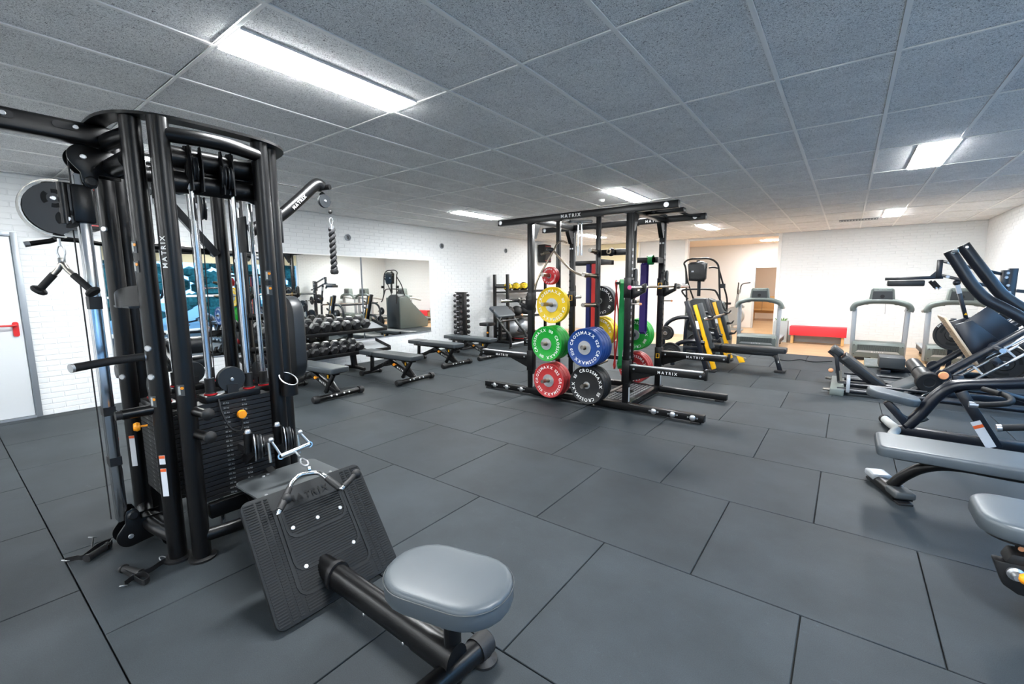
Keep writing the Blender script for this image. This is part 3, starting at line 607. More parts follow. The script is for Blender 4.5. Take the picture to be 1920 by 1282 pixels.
def cup(cx, cy, z0, zh, zl, r, face):
    m = MB(); n = 26; vs = []
    for k in range(n):
        a = 2*PI*k/n; t = (1+math.cos(a-face))/2
        zt = zh+(zl-zh)*t
        for rr, z in ((r, z0), (r, zt), (r-.006, zt), (r-.006, z0+.01)): vs.append((cx+rr*math.cos(a), cy+rr*math.sin(a), z))
    fs = [(k*4+j, k*4+j+1, ((k+1) % n)*4+j+1, ((k+1) % n)*4+j) for k in range(n) for j in range(3)]
    fs += [tuple(k*4 for k in range(n)), tuple(k*4+3 for k in range(n))]
    return m.add(vs, fs)
o_ = obj('bottle_holder', cup(-2.83, 1.36, .86, 1.0, .93, .052, .2), 'black', tw); obj('holder_rim', MB().tube([(-2.83+.052*math.cos(a), 1.36+.052*math.sin(a), 1.0-.07*(1+math.cos(a-.2))/2) for a in [2*PI*k/24 for k in range(25)]], .0035, 6), 'zinc', o_)
m = MB(); vs = []; n = 14
for k in range(n+1):
    t = k/n; x = -3.31+.37*t; y = .655+.06*t-.05*math.sin(PI*t); zt = 1.49+.075*math.sin(PI*.5*t)
    for dy, z in ((0, 1.445), (0, zt), (.006, zt), (.006, 1.445)): vs.append((x, y+dy, z))
m.add(vs, [(k*4+j, k*4+(j+1) % 4, k*4+4+(j+1) % 4, k*4+4+j) for k in range(n) for j in range(4)]+[(0, 1, 2, 3), (n*4+3, n*4+2, n*4+1, n*4)])
obj('curved_tray', m, 'black', tw)
obj('tray_floor', MB().bb(-3.28, -2.98, .64, .74, 1.445, 1.455), 'black', tw)
# far right arm with rope pulley
ap = [(-3.3, 1.36, 1.95), (-3.3, 1.62, 2.05), (-3.3, 1.86, 2.27), (-3.3, 1.93, 2.33)]
arm_ = obj('push_down_arm', MB().tube(curve([Px(470, 432, -3.3), Px(520, 408, -3.3), Px(560, 375, -3.3), Px(592, 346, -3.3), Px(604, 350, -3.3)], 5), .042, 16), 'black', tw)
for u in (455, 521): obj('arm_plate', MB().obox(Px(u, 425 if u > 500 else 440, -3.12), (1, 0, 0), (0, 1, 0), (0, 0, 1), .12, .012, .22), 'blackm', arm_, bev=.003)
obj('arm_guard', MB().prism([(-.12, -.05), (.08, -.13), (.13, -.02), (.1, .14), (-.12, .14)], (-3.02, 1.27, 2.18), (0, 1, 0), (0, 0, 1), -.005, .005), 'blackm', tw, bev=.002)
ep = Px(608, 377, -3.3); pulley(ep, (1, .1, 0), .05, 'end_pulley', arm_); obj('pulley_axle', MB().tube([Px(604, 352, -3.3)-V((.03, 0, 0)), Px(612, 352, -3.3)+V((.05, 0, 0))], .02, 12), 'black', arm_)
obj('pulley_cheek', MB().prism(rrect(.05, .1, .024)(0), ep+V((-.02, 0, .02)), (0, 1, 0), (0, 0, 1), -.003, .003), 'black', arm_)
obj('cable_stop', MB().sphere(Px(619, 397, -3.3), .016, 12), 'rub', arm_)
obj('arm_cable', MB().tube([Px(500, 340, -3.3), Px(606, 360, -3.3)], .003, 6), 'rub', arm_)
a1, a2 = Px(545, 398, -3.26), Px(580, 362, -3.26); dd = (a2-a1).normalized(); nn = V((1, 0, 0))
flat('arm_lettering', MB().text('MATRIX', (a1+a2)/2+V((.005, 0, 0))-V((0, 0, .005)), dd, nn.cross(dd), .032, .003, .2), 'ltr', arm_)
# back pad of the far station
px_, py_ = -3.36, 1.655
obj('back_pad', MB().cushion(rrect(.30, .62, .13), (px_, py_, 1.2), (1, 0, 0), (0, 0, 1), -.09) if False else MB().cushion(rrect(.62, .30, .13), (px_, py_-.045, 1.17), (0, 0, 1), (1, 0, 0), .09), 'padd', tw, label='dark vinyl back pad')
for z in (1.33, 1.08): obj('pad_support', MB().tube([(-3.5, 1.43, z), (-3.37, 1.62, z)], .025, 12), 'black', tw)
# low pulleys, platform, ribbed foot plate, beam, seat
br = obj('low_pulley_bracket', MB().obox((-2.74, 1.12, .62), (1, 0, 0), (0, 1, 0), (0, 0, 1), .12, .2, .05), 'blackm', tw, bev=.006)
obj('bracket_arm', MB().beam((-2.87, 1.1, .5), (-2.74, 1.12, .61), .06, .06), 'blackm', br)
for y in (1.06, 1.225):
    q = pulley((-2.6, y, .655), (.35, 1, .0), .068, 'low_pulley')
    for d in (-.022, .022): obj('pulley_cheek', MB().lathe([(.055, -.002), (.055, .002), (.0001, .002), ], V((-2.6, y, .655))+V((.35, 1, 0)).normalized()*d, (.35, 1, 0), 20), 'blackm', q)
    obj('cable_guard', MB().tube(arc(V((-2.6, y-.026, .655)), .074, -1.6, 1.7, 10, (.94, -.33, 0), (0, 0, 1)), .003, 6), 'zinc', q)
    obj('swivel', MB().tube([(-2.69, y-.02, .61), (-2.69, y-.02, .72)], .024, 12), 'black', q); obj('swivel_bolt', bolt(MB(), (-2.69, y-.02, .72), (0, 0, 1), .016, .02), 'zinc', q)
    obj('cable_ball', MB().sphere((-2.52, y+.03, .70), .015, 10), 'zinc', q)
pl_ = obj('platform', MB().prism(rrect(.37, .47, .05)(0), (-2.545, 1.19, .425), (1, 0, 0), (0, 1, 0), 0, .014), 'dgrey', tw, bev=.003)
obj('platform_leg', MB().beam((-2.7, 1.17, .43), (-2.86, 1.1, .25), .05, .1), 'black', tw)
for x, y in ((-2.42, 1.0), (-2.42, 1.37), (-2.68, 1.1), (-2.69, 1.13)): obj('rivet', bolt(MB(), (x, y, .439), (0, 0, 1), .009, .005), 'zinc', pl_)
obj('stack_shroud', MB().bb(-2.93, -2.88, .88, 1.28, .2, .29), 'black', tw, bev=.008)
obj('info_sticker', MB().bb(-2.878, -2.876, 1.18, 1.27, .235, .27), 'sticker', tw)
f0, f1 = V((-1.905, 1.115, .015)), V((-2.31, 1.15, .485)); fu = (f1-f0); FH = fu.length; fu.normalize(); fw = V((.02, 1, 0)).normalized(); fn = fw.cross(fu).normalized()
if fn.x < 0: fn = -fn
fc = (f0+f1)/2; FW = .655
fp = obj('foot_plate', MB().prism(rrect(FW, FH, .04)(0), fc, fw, fu, -.012, .012), 'tread', tw, bev=.004)
fnn = fw.cross(fu)
sgn = 1 if fnn.dot(fn) > 0 else -1
def on_plate(a, b, h): return fc+fw*a+fu*b+fn*(.012+h)
rb = MB()
nr = 46
for k in range(nr):
    b = -FH/2+.02+k*(FH-.04)/(nr-1)
    segs = [(-FW/2+.012, -FW/2+.062), (-FW/2+.072, -FW/2+.098), (-FW/2+.108, -FW/2+.128), (FW/2-.128, FW/2-.108), (FW/2-.098, FW/2-.072), (FW/2-.062, FW/2-.012)]
    if b < FH/2-.1: segs.append((-FW/2+.15, FW/2-.15))
    for s0, s1 in segs: rb.obox(on_plate((s0+s1)/2, b, .0015), fw, fu, fn, s1-s0, .006, .003)
stuff(obj('tread_ribs', rb, 'tread', fp))
for ins, bt in ((.135, -FH/2+.09), (.155, -FH/2+.2), (.17, FH/2-.26)):
    hw = FW/2-ins; q = .05; top = FH/2-.09
    pth = [on_plate(-hw, top, .003), on_plate(-hw, bt+q, .003)]+[on_plate(-hw+q+q*math.cos(a), bt+q+q*math.sin(a), .003) for a in (PI*1.17, PI*1.33)]+[on_plate(-hw+q, bt, .003), on_plate(hw-q, bt, .003)]+[on_plate(hw-q+q*math.cos(a), bt+q+q*math.sin(a), .003) for a in (PI*1.67, PI*1.83)]+[on_plate(hw, bt+q, .003), on_plate(hw, top, .003)]
    obj('raised_frame', MB().strip(pth, fn, .006, .014), 'tread', fp)
for a, b in ((-.13, .1), (.13, .1), (-.13, -.1), (.13, -.1), (0, .1)): obj('plate_bolt', bolt(MB(), on_plate(a, b, .002), fn, .011, .006), 'zinc', fp)
lx = -fw if sgn < 0 else fw
flat('embossed_lettering', MB().text('MATRIX', on_plate(0, FH/2-.085, .002), fw, fu, .05, .0025 if sgn > 0 else -.0025, .18), 'gap', fp)
b0, b1 = V((-2.05, 1.09, .13)), V((-1.1, 1.09, .115))
o_ = obj('row_beam', MB().tube([b0, b1], .052, 20, flat=1.25), 'black', tw)
obj('beam_flange', MB().tube([V((-1.93, 1.09, .128)), V((-1.905, 1.09, .128))], .062, 20, flat=1.25), 'blackm', o_); obj('floor_beam', MB().tube([(-2.85, 1.09, .1), (-2.0, 1.09, .12)], .05, 16), 'black', tw)
obj('beam_joint', MB().tube([V((-1.32, 1.09, .119)), V((-1.1, 1.09, .115))], .056, 20, flat=1.25), 'black', o_)
for x in (-1.63, -1.36): obj('beam_screw', bolt(MB(), (x, 1.04, .09), (0, -1, 0), .007, .004), 'zinc', o_)
SCX, SCY = -1.115, 1.07
st = obj('seat_pad', MB().cushion(rrect(.50, .325, .155), (SCX, SCY, .405), (.97, .24, 0), (-.24, .97, 0), .085, .02), 'pad', tw, label='grey vinyl seat pad')
obj('seam', MB().tube([(SCX+(.97*x-.24*y), SCY+(.24*x+.97*y), .473) for x, y in rrect(.502, .327, .156, 8)(0)+[rrect(.502, .327, .156, 8)(0)[0]]], .0022, 6), 'dgrey', st)
obj('seat_post', MB().tube([(-1.13, 1.1, .0), (-1.13, 1.1, .41)], .037, 18, flat=.8), 'black', tw)
obj('seat_mount', MB().bb(-1.25, -.98, 1.02, 1.16, .392, .406), 'blackm', tw, bev=.003)
fb = obj('foot_tube', MB().tube([(-1.13, .92, .075), (-1.1, 1.27, .075)], .045, 18), 'black', tw)
for y, x in ((.9, -1.13), (1.2, -1.105)): obj('rubber_foot', MB().lathe([(.051, 0), (.051, .07), (.044, .078), (.0001, .078)] , (x, y, .075), (0, 1, 0) if y > 1 else (0, -1, 0), 18), 'rub', fb)
for y, x in ((.95, -1.13), (1.25, -1.1)): obj('floor_disc', MB().lathe([(.055, 0), (.055, .012), (.03, .03), (.0001, .03)], (x, y, 0), (0, 0, 1), 20), 'rub', fb)
# lettering and stickers on the posts
p0 = Px(325, 478, -2.86); flat('post_lettering', MB().text('MATRIX', V((-2.833, .787, 1.735)), (0, 0, 1), (-.8, -.6, 0), .036, .004, .22), 'ltr', tw)
for (pk, z0, z1, ang) in (('A', .4, .56, -.75), ('A', .585, .635, -.75), ('D', .42, .62, -.6)):
    x, y = POST[pk]; er = V((math.cos(ang), math.sin(ang), 0)); et = V((-math.sin(ang), math.cos(ang), 0)); c = V((x, y, (z0+z1)/2))+er*.0465
    o_ = obj('warning_sticker', MB().obox(c, et, er, (0, 0, 1), .028, .003, z1-z0), 'sticker', tw)
    obj('sticker_header', MB().obox(c+V((0, 0, (z1-z0)/2-.009))+er*.0015, et, er, (0, 0, 1), .028, .002, .016), 'stor', o_)
for pk, z, ang in (('C', 1.62, -.5), ('C', 1.53, -.5), ('A', 1.76, -1.2), ('A', 1.66, -1.2), ('B', 1.0, -.7), ('A', .94, -1.0)):
    x, y = POST[pk]; er = V((math.cos(ang), math.sin(ang), 0)); et = V((-math.sin(ang), math.cos(ang), 0)); c = V((x, y, z))+er*.046
    o_ = obj('exercise_sticker', MB().obox(c, et, er, (0, 0, 1), .034, .003, .06), 'dgrey', tw)
    obj('figure', MB().obox(c-et*.006+er*.002, et, er, (0, 0, 1), .01, .002, .045), 'lgrey', o_); obj('figure_dot', MB().lathe([(.008, 0), (.008, .003), (.0001, .003)], c+et*.008+er*.0015+V((0, 0, .012)), er, 10), 'orange', o_)
for pk, ang, zs in (('A', -.9, (1.23, 1.075)), ('D', -.8, (1.9, 1.0)), ('E', -.9, (1.74, 1.58))):
    x, y = POST[pk]
    for z in zs: obj('frame_bolt', bolt(MB(), (x+.043*math.cos(ang), y+.043*math.sin(ang), z), (math.cos(ang), math.sin(ang), 0), .018, .01), 'zinc', tw)

# ------------------------------------------------------------------ attachments hanging on the tower
def carabiner(c, ax, up, L=.07, W=.032, r=.004):
    ax, up = V(ax).normalized(), V(up).normalized()
    return MB().tube([V(c)+ax*(W/2*math.cos(a)*(1 if math.sin(a) > -.2 else .75))+up*(L/2*math.sin(a)) for a in [2*PI*k/20 for k in range(21)]], r, 8)
HX = CX+.05
tp = Px(117, 497, HX)
vb = thing('press_down_handle', 'black V-shaped press-down handle hanging from the left pulley of the cable tower', 'handle', tp)
hl, hr = Px(75, 542, HX-.06), Px(172, 545, HX+.09)
obj('vee_bar', MB().tube(curve([tp+(hl-tp)*.45, tp+(hl-tp)*.18, tp+V((0, 0, .008)), tp+(hr-tp)*.18, tp+(hr-tp)*.45], 5), .013, 12), 'steel', vb)
for e in (hl, hr):
    o_ = obj('grip', MB().tube([tp+(e-tp)*.38, tp+(e-tp)*.97], .017, 14), 'foam', vb); d = (e-tp).normalized()
    obj('end_knob', MB().lathe([(.018, -.01), (.033, 0), (.036, .008), (.03, .018), (.0001, .02)], e, d, 18), 'rub', o_)
obj('carabiner', carabiner(Px(115, 475, HX), (.6, .8, 0), (0, 0, 1), .085, .034), 'zinc', vb); obj('ring', MB().obox(tp+V((0, 0, .018)), (0, 1, 0), (1, 0, 0), (0, 0, 1), .03, .008, .04), 'steel', vb, bev=.003); obj('link', MB().tube([Px(112, 462, HX), Px(110, 447, HX)], .007, 8), 'zinc', vb)
RX = -3.3
rt = thing('triceps_rope', 'braided black triceps rope with end knob hanging from the tower arm', 'rope', Px(623, 425, RX))
tp_, bt_ = Px(622, 428, RX), Px(627, 508, RX)
for ph in (0, PI):
    L = (bt_-tp_); n = 44; d = L.normalized(); a, b = _frame(d)
    obj('strand', MB().tube([tp_+L*(k/n)+(a*math.cos(k*.55+ph)+b*math.sin(k*.55+ph))*.013 for k in range(n+1)], .0145, 8), 'rope', rt)
obj('end_knob', MB().lathe([(.012, -.02), (.03, -.008), (.033, .008), (.026, .024), (.0001, .028)], bt_, bt_-tp_, 18), 'rub', rt)
obj('carabiner', carabiner(Px(621, 415, RX), (.4, .9, 0), (0, 0, 1), .055, .026), 'zinc', rt); obj('rope_clip', MB().tube([tp_+V((0, 0, .02)), tp_-V((0, 0, .01))], .016, 10), 'zinc', rt)
LXB = -4.17
lb = thing('pulldown_bar', 'long black pulldown bar with bent ends hanging behind the cable tower', 'bar', (LXB, 1.09, 1.83))
pts = [Px(48, 458, LXB), Px(92, 452, LXB), Px(130, 449, LXB), V((LXB, 1.09, 1.825)), V((LXB, 1.6, 1.83)), V((LXB, 1.82, 1.8))]
obj('bar', MB().tube(curve(pts, 5), .016, 14), 'black', lb)
for a, b in ((pts[0], pts[1]), (pts[-1], pts[-2])): obj('end_cap', MB().tube([a-(b-a)*.06, a+(b-a)*.18], .018, 14), 'zinc', lb)
obj('swivel', MB().tube([(LXB, 1.09, 1.82), (LXB, 1.09, 1.875)], .01, 10), 'zinc', lb)
rh = thing('row_bar', 'short bright chrome stirrup handle clipped between the two low pulleys', 'handle', (-2.5, 1.2, .6))
hA, hB = V((-2.5, 1.125, .597)), V((-2.5, 1.295, .617))
obj('bar', MB().tube([hA, hB], .016, 16), 'chrome', rh)
for h_, y in ((hA, 1.09), (hB, 1.255)):
    obj('end_ring', MB().lathe([(.011, -.007), (.018, -.007), (.018, .007), (.011, .007), (.011, -.007)], h_, (1, 0, .3), 14), 'chrome', rh)
    obj('link', MB().tube([h_+V((.0, 0, .012)), V((-2.52, y+.0, .695))], .007, 10), 'zinc', rh)
    obj('link', MB().tube([V((-2.52, y-.015, .69)), V((-2.5, y-.02, .58))], .008, 10), 'steel', rh)
cb = thing('curl_bar_handle', 'chrome curved pull bar with black rubber grips and ball ends, lying over the foot plate', 'bar', (-2.35, 1.2, .5))
ka, kb, kc = Pz(548, 903, .54), Pz(580, 887, .555), Pz(605, 890, .55)
la, lb_, ra, rb_ = Pz(522, 960, .47), Pz(537, 935, .50), Pz(640, 917, .49), Pz(668, 888, .52)
obj('bar', MB().tube(curve([la+(ka-la)*.75, ka, Pz(562, 891, .552), kb, Pz(596, 886, .553), kc, kc+(ra-kc)*.25], 5), .0125, 14), 'chrome', cb)
for a, b, c in ((ka, la, lb_), (kc, ra, rb_)):
    o_ = obj('grip', MB().tube([a+(b-a)*.22, a+(b-a)*.6, a+(b-a)*.95], [.0155, .018, .016], 14), 'rub', cb)
    obj('bend', MB().tube([a+(b-a)*.9, b, b+(c-b)*.2], .0125, 12), 'chrome', o_); obj('grip_sleeve', MB().tube([b+(c-b)*.15, c], .0155, 14), 'rub', o_); obj('ball_end', MB().sphere(c, .026, 16), 'rub', o_)
obj('eyelet', MB().lathe([(.008, -.006), (.017, -.006), (.017, .006), (.008, .006), (.008, -.006)], kb+V((-.01, .005, .018)), (.3, 1, 0), 14), 'chrome', cb)
c0 = kb+V((-.01, .005, .024)); c1 = V((-2.5, 1.21, .6)); cm = (c0+c1)/2
obj('carabiner', carabiner(cm+(c0-c1)*.15, (.2, 1, .1), c0-c1, .1, .036, .005), 'zinc', cb); obj('clip', MB().tube([cm+(c1-c0)*.15, c1], .006, 8), 'zinc', cb)
# two strap handles left on the floor
def strap_handle(lab, hp0, hp1, path, buckle, path2=None):
    t = thing('strap_handle', lab, 'strap', (hp0.x, hp0.y, 0), 'strap handles on the floor')
    o_ = obj('grip', MB().tube([hp0, hp1], .019, 14), 'foam', t)
    for e, d in ((hp0, hp0-hp1), (hp1, hp1-hp0)): obj('grip_end', MB().tube([e, e+d.normalized()*.012], .0235, 14), 'rub', o_)
    obj('webbing', MB().strip(curve(path, 5), (0, 0, 1), .028, .004), 'blackm', t)
    if path2: obj('webbing', MB().strip(curve(path2, 5), (0, 0, 1), .028, .004), 'blackm', t)
    for b, d in buckle: obj('buckle', carabiner(b, d, (d[1], -d[0], .6), .05, .03, .003), 'zinc', t, label='pale metal buckle')
g0, g1 = Pz(166, 1045, .02), Pz(200, 1024, .02)
strap_handle('black strap handle on the floor beside the foot of the chrome column, grip lying diagonal', g0, g1, [Pz(122, 1050, .016), Pz(145, 1045, .02), g0+V((-.03, -.02, .0)), Pz(168, 1035, .03), Pz(185, 1022, .03), Pz(210, 1013, .02), g1+V((.02, .0, 0)), g1+V((0, .02, 0))], [(Pz(126, 1050, .012), (1, .3, 0)), (Pz(174, 1007, .03), (.8, .6, 0))], [Pz(175, 1010, .025), Pz(173, 1020, .02), Pz(172, 1032, .02)])
g0, g1 = Pz(233, 1066, .02), Pz(262, 1074, .02)
strap_handle('black strap handle on the floor in front of the tower post, strap curled', g0, g1, [Pz(234, 1094, .016), Pz(250, 1082, .02), Pz(268, 1076, .03), Pz(280, 1083, .02), Pz(268, 1092, .018), Pz(248, 1080, .016), g0+V((-.02, -.01, 0)), g0+V((.0, .02, 0))], [(Pz(232, 1098, .012), (.5, .8, 0)), (Pz(307, 1048, .012), (.5, -.8, 0))], [g1+V((.01, .01, 0)), Pz(282, 1068, .02), Pz(300, 1056, .016), Pz(310, 1050, .016)])
# ------------------------------------------------------------------ double power rack in the middle
RF, RB = 5.07, 6.22
rk = thing('power_rack', 'large black double power rack in the middle of the room, loaded with coloured plates', 'power rack', (-2.75, 5.65, 0))
for y, s in ((RF, -1), (RB, 1)):
    b = obj('base_beam', MB().bb(-4.32, -1.16, y-.04, y+.04, .022, .1), 'black', rk, bev=.004)
    for x in (-4.24, -3.2, -2.6, -1.25): obj('foot_pad', MB().bb(x-.05, x+.05, y-.05, y+.05, 0, .022), 'blackm', b, bev=.003)
    if s < 0:
        for x in (-4.13, -3.9, -3.64, -1.72, -1.5, -1.28):
            o_ = obj('bolt_boss', MB().lathe([(.034, 0), (.034, .006), (.026, .012), (.02, .016), (.0001, .016)], (x, y-.04, .062), (0, -1, 0), 16), 'zinc', b)
            for d in (-.05, .05): obj('bolt', bolt(MB(), (x+d, y-.04, .064), (0, -1, 0), .01), 'zinc', b)
    tb = obj('top_beam', MB().bb(-4.04, -1.53, y-.035, y+.035, 2.375, 2.455), 'black', rk, bev=.005)
    for x in (-3.99, -1.66): obj('beam_bolt', MB().lathe([(.028, 0), (.028, .008), (.0001, .01)], (x, y+s*.035 if s < 0 else y-.035, 2.415), (0, -1, 0), 18), 'zinc', tb)
    if s < 0: flat('lettering', MB().text('MATRIX', (-2.86, y-.0355, 2.393), (1, 0, 0), (0, 0, 1), .058, .0015, .28), 'ltr', tb)
    else: flat('lettering', MB().text('MATRIX', (-2.2, y-.0355, 2.393), (1, 0, 0), (0, 0, 1), .05, .0015, .28), 'ltr', tb)
    for x, nm in ((-3.49, 'upright'), (-2.08, 'upright'), (-3.055, 'storage_upright'), (-2.485, 'storage_upright')):
        wdt = .075 if nm == 'upright' else .05
        u = obj(nm, MB().bb(x-wdt/2, x+wdt/2, y-wdt/2, y+wdt/2, .1, 2.375), 'black', rk, bev=.005)
        obj('foot_flange', MB().bb(x-wdt/2-.025, x+wdt/2+.025, y-.042, y+.042, .1, .108), 'blackm', u)
        obj('top_flange', MB().bb(x-wdt/2-.025, x+wdt/2+.025, y-.037, y+.037, 2.367, 2.375), 'blackm', u)
        if nm == 'upright':
            ox = 1 if x > -3 else -1
            hs = MB(); k = .45
            while k < 2.0: hs.obox((x+ox*(wdt/2), y-ox*0, k), (1, 0, 0), (0, 1, 0), (0, 0, 1), .003, .03, .03); k += .075
            stuff(obj('adjustment_holes', hs, 'zinc' if (x > -3 and y < 6) else 'gap', u))
            sl = MB(); k = .5
            while k < 2.0: sl.obox((x+ox*.02, y-wdt/2, k), (1, 0, 0), (0, 1, 0), (0, 0, 1), .036, .004, .026); k += .1
            if y > 6: stuff(obj('adjustment_slots', sl, 'gap', u))
            obj('base_sticker', MB().bb(x+wdt/2-.002, x+wdt/2+.001, y-.02, y+.02, .12, .3), 'lgrey', u)
            # corner gusset plates below the top beam with four bolts
            g_ = obj('gusset', MB().prism([(0, 0), (.14, 0), (.14, -.03), (.04, -.2), (0, -.2)] if y < 6 else [(0, 0), (0, -.2), (-.04, -.2), (-.14, -.03), (-.14, 0)], (x+ox*.0, y+(.04 if y < 6 else -.04), 2.37), (0, 1, 0), (0, 0, 1), -.03, .03), 'black', u)
            if y > 6:
                for bz in (2.27, 2.1):
                    for bx in (-.02, .02): obj('bolt', bolt(MB(), (x+bx, y-.038, bz), (0, -1, 0), .013), 'zinc', u)
        else:
            # plate storage pegs
            zs = ((1.94, 1.66, 1.29, .79, .30) if x < -3 else (1.94, 1.65, 1.295, .79, .31)) if s < 0 else (1.29, .80, .30)
            for z in zs:
                if s < 0 and x < -3 and z > 1.9: continue
                L = .20 if z > 1.8 else .36
                p = obj('storage_peg', MB().tube([(x, y+s*wdt/2, z), (x, y+s*(wdt/2+L), z+.012)], .0245, 18), 'nickel', rk)
                obj('peg_base', MB().tube([(x, y+s*wdt/2, z), (x, y+s*(wdt/2+.05), z)], .032, 18), 'blackm', p)
                obj('peg_bore', MB().lathe([(.0245, 0), (.0245, .004), (.013, .004), (.013, .001), (.0001, .001)], (x, y+s*(wdt/2+L), z+.012), (0, s, 0), 18), 'steel', p)
    # spotter arms
    for x, ox in ((-3.49, -1), (-2.08, 1)):
        z0 = .60 if y > 6 else .575
        a = obj('spotter_arm', MB().bb(x+ox*.035, x+ox*.91, y-.03, y+.03, z0-.075, z0), 'black', rk, bev=.005)
        obj('arm_pad', MB().bb(x+ox*.05, x+ox*.88, y-.031, y+.031, z0, z0+.012), 'zinc', a, bev=.003); obj('arm_stop', MB().bb(x+ox*.9, x+ox*.925, y-.034, y+.034, z0-.08, z0+.04), 'black', a, bev=.003)
        obj('arm_sleeve', MB().bb(x-.047, x+.047, y-.047, y+.047, z0-.22, z0+.06), 'black', a, bev=.004)
        obj('arm_gusset', MB().prism([(.04, -.07), (.4, -.07), (.04, -.2)], (x, y+.02, z0), (ox, 0, 0), (0, 0, 1), 0, .012*ox), 'black', a)
        for bx in (.1, .86): obj('bolt', bolt(MB(), (x+ox*bx, y-.03, z0-.035), (0, -1, 0), .012), 'zinc', a)
        flat('lettering', MB().text('MATRIX', (x+ox*.5, y-.0305, z0-.058), (1, 0, 0), (0, 0, 1), .045, .0015, .3), 'ltr', a)
        for zz in (z0-.06, ):
            if y > 6: obj('amber_badge', MB().strip([(x-.02, y-.048, zz-.03), (x+.02, y-.048, zz-.03), (x+.02, y-.048, zz+.03), (x-.02, y-.048, zz+.03), (x-.02, y-.048, zz-.036)], (0, 1, 0), .004, .009), 'amber', a)
    # bar hooks
    for x, ox, z in ((-3.49, -1, 1.30), (-2.08, 1, 1.485)):
        h_ = obj('bar_hook', MB().prism([(.0, -.12), (.16, -.03), (.17, .07), (.145, .07), (.135, .0), (.06, -.02), (.05, .09), (.0, .12)], (x+ox*.037, y+.04, z), (ox, 0, 0), (0, 0, 1), 0, .05*ox), 'black', rk, bev=.003)
        obj('hook_guard', MB().cushion(rrect(.3, .09, .04), (x+ox*.055, y+.1, z+.1), (0, 0, 1), (0, 1, 0) if ox > 0 else (0, -1, 0), .05), 'padd', h_)
        obj('hook_sleeve', MB().bb(x-.046, x+.046, y-.046, y+.046, z-.1, z+.14), 'black', h_, bev=.004)
        if y > 6: obj('amber_badge', MB().strip([(x-.022, y-.047, z+.0), (x+.022, y-.047, z+.0), (x+.022, y-.047, z+.075), (x-.022, y-.047, z+.075), (x-.022, y-.047, z-.006)], (0, 1, 0), .004, .01), 'amber', h_)
        pn = obj('lock_pin', MB().tube([(x+ox*.04, y+.0, z-.17), (x+ox*.14, y-.0, z-.17)], .009, 10), 'steel', h_); obj('pin_tip', MB().sphere((x+ox*.15, y, z-.17), .016, 10), 'peach', pn)
for x in (-3.49, -2.08):
    obj('cross_beam', MB().bb(x-.035, x+.035, RF+.035, RB-.035, 2.38, 2.45), 'black', rk, bev=.004)
    obj('floor_beam', MB().bb(x-.035, x+.035, RF+.04, RB-.04, .03, .1), 'black', rk, bev=.004)
for x in (-3.055, -2.485): obj('floor_beam', MB().bb(x-.03, x+.03, RF+.04, RB-.04, .03, .1), 'black', rk, bev=.004)
obj('middle_rail', MB().bb(-3.1, -2.45, RB-.03, RB+.03, .42, .48), 'black', rk, bev=.004)
for x0, x1 in ((-3.46, -3.09), (-2.45, -2.115)):
    dk = obj('tread_deck', MB().bb(x0, x1, RF+.06, RB-.06, .085, .095), 'blackm', rk)
    st_ = MB()
    for i in range(6):
        for j in range(16): st_.obox((x0+.04+i*(x1-x0-.08)/5, RF+.13+j*.062, .0965), (.7, .7, 0), (-.7, .7, 0), (0, 0, 1), .03, .012, .003)
    stuff(obj('deck_studs', st_, 'lgrey', dk))
# pull-up handles
o_ = obj('pull_up_plate', MB().bb(-2.12, -1.6, RF+.4, RF+.5, 2.39, 2.44), 'black', rk, bev=.004)
hd = obj('pull_up_handle', MB().tube([(-1.60, RB-.05, 2.42), (-1.72, RB-.12, 2.43), (-1.86, RB-.3, 2.50)], .018, 14), 'foam', rk)
obj('pull_up_handle', MB().tube([(-1.95, RF+.3, 2.42), (-1.95, RB-.3, 2.42)], .018, 14), 'foam', rk)
o_ = obj('chrome_bar_rest', MB().tube([(-3.05, 5.35, 2.39), (-2.72, 5.35, 2.36)], .018, 14), 'chrome', rk)
for x in (-2.98, -2.93): obj('chrome_guide', MB().tube([(x+.06, 5.35, 2.375), (x+.06, 5.35, 1.93)], .014, 14), 'chrome', o_)
obj('rest_hanger', MB().bb(-3.08, -3.04, 5.1, 5.38, 2.37, 2.41), 'black', o_)
# band pegs
for (x, y, z) in ((-2.67, 5.35, 1.83), ):
    pass
bp = obj('accessory_bar', MB().bb(-2.48, -2.1, 5.13, 5.19, 1.9, 1.97), 'black', rk, bev=.004)
obj('swivel_joint', MB().sphere((-2.33, 5.1, 1.935), .05, 14), 'blackm', bp); obj('joint_collar', MB().lathe([(.03, 0), (.03, .04), (.018, .04), (.018, .0), (.03, 0)], (-2.33, 5.07, 1.94), (0, -1, 0), 14), 'nickel', bp)
bar2 = obj('band_arm', MB().bb(-2.47, -2.52, 5.1, 5.5, 1.8, 1.86).bb(-3.0, -2.47, 5.42, 5.5, 1.8, 1.86), 'black', rk, bev=.004)
bar3 = obj('band_arm', MB().bb(-2.3, -2.02, 5.86, 5.93, 1.83, 1.9), 'black', rk, bev=.004); obj('band_arm_post', MB().bb(-2.12, -2.05, 5.86, 6.2, 1.83, 1.9), 'black', bar3)
hk = obj('band_hook', MB().tube([(-2.22, 5.9, 1.83), (-2.22, 5.9, 1.78)], .008, 8), 'zinc', bar3)
obj('band_peg', MB().tube([(-2.42, 5.7, 1.56), (-2.42, 5.5, 1.56)], .018, 12), 'black', rk); obj('peg_arm', MB().bb(-2.47, -2.4, 5.68, 6.2, 1.53, 1.59), 'black', rk, bev=.003)
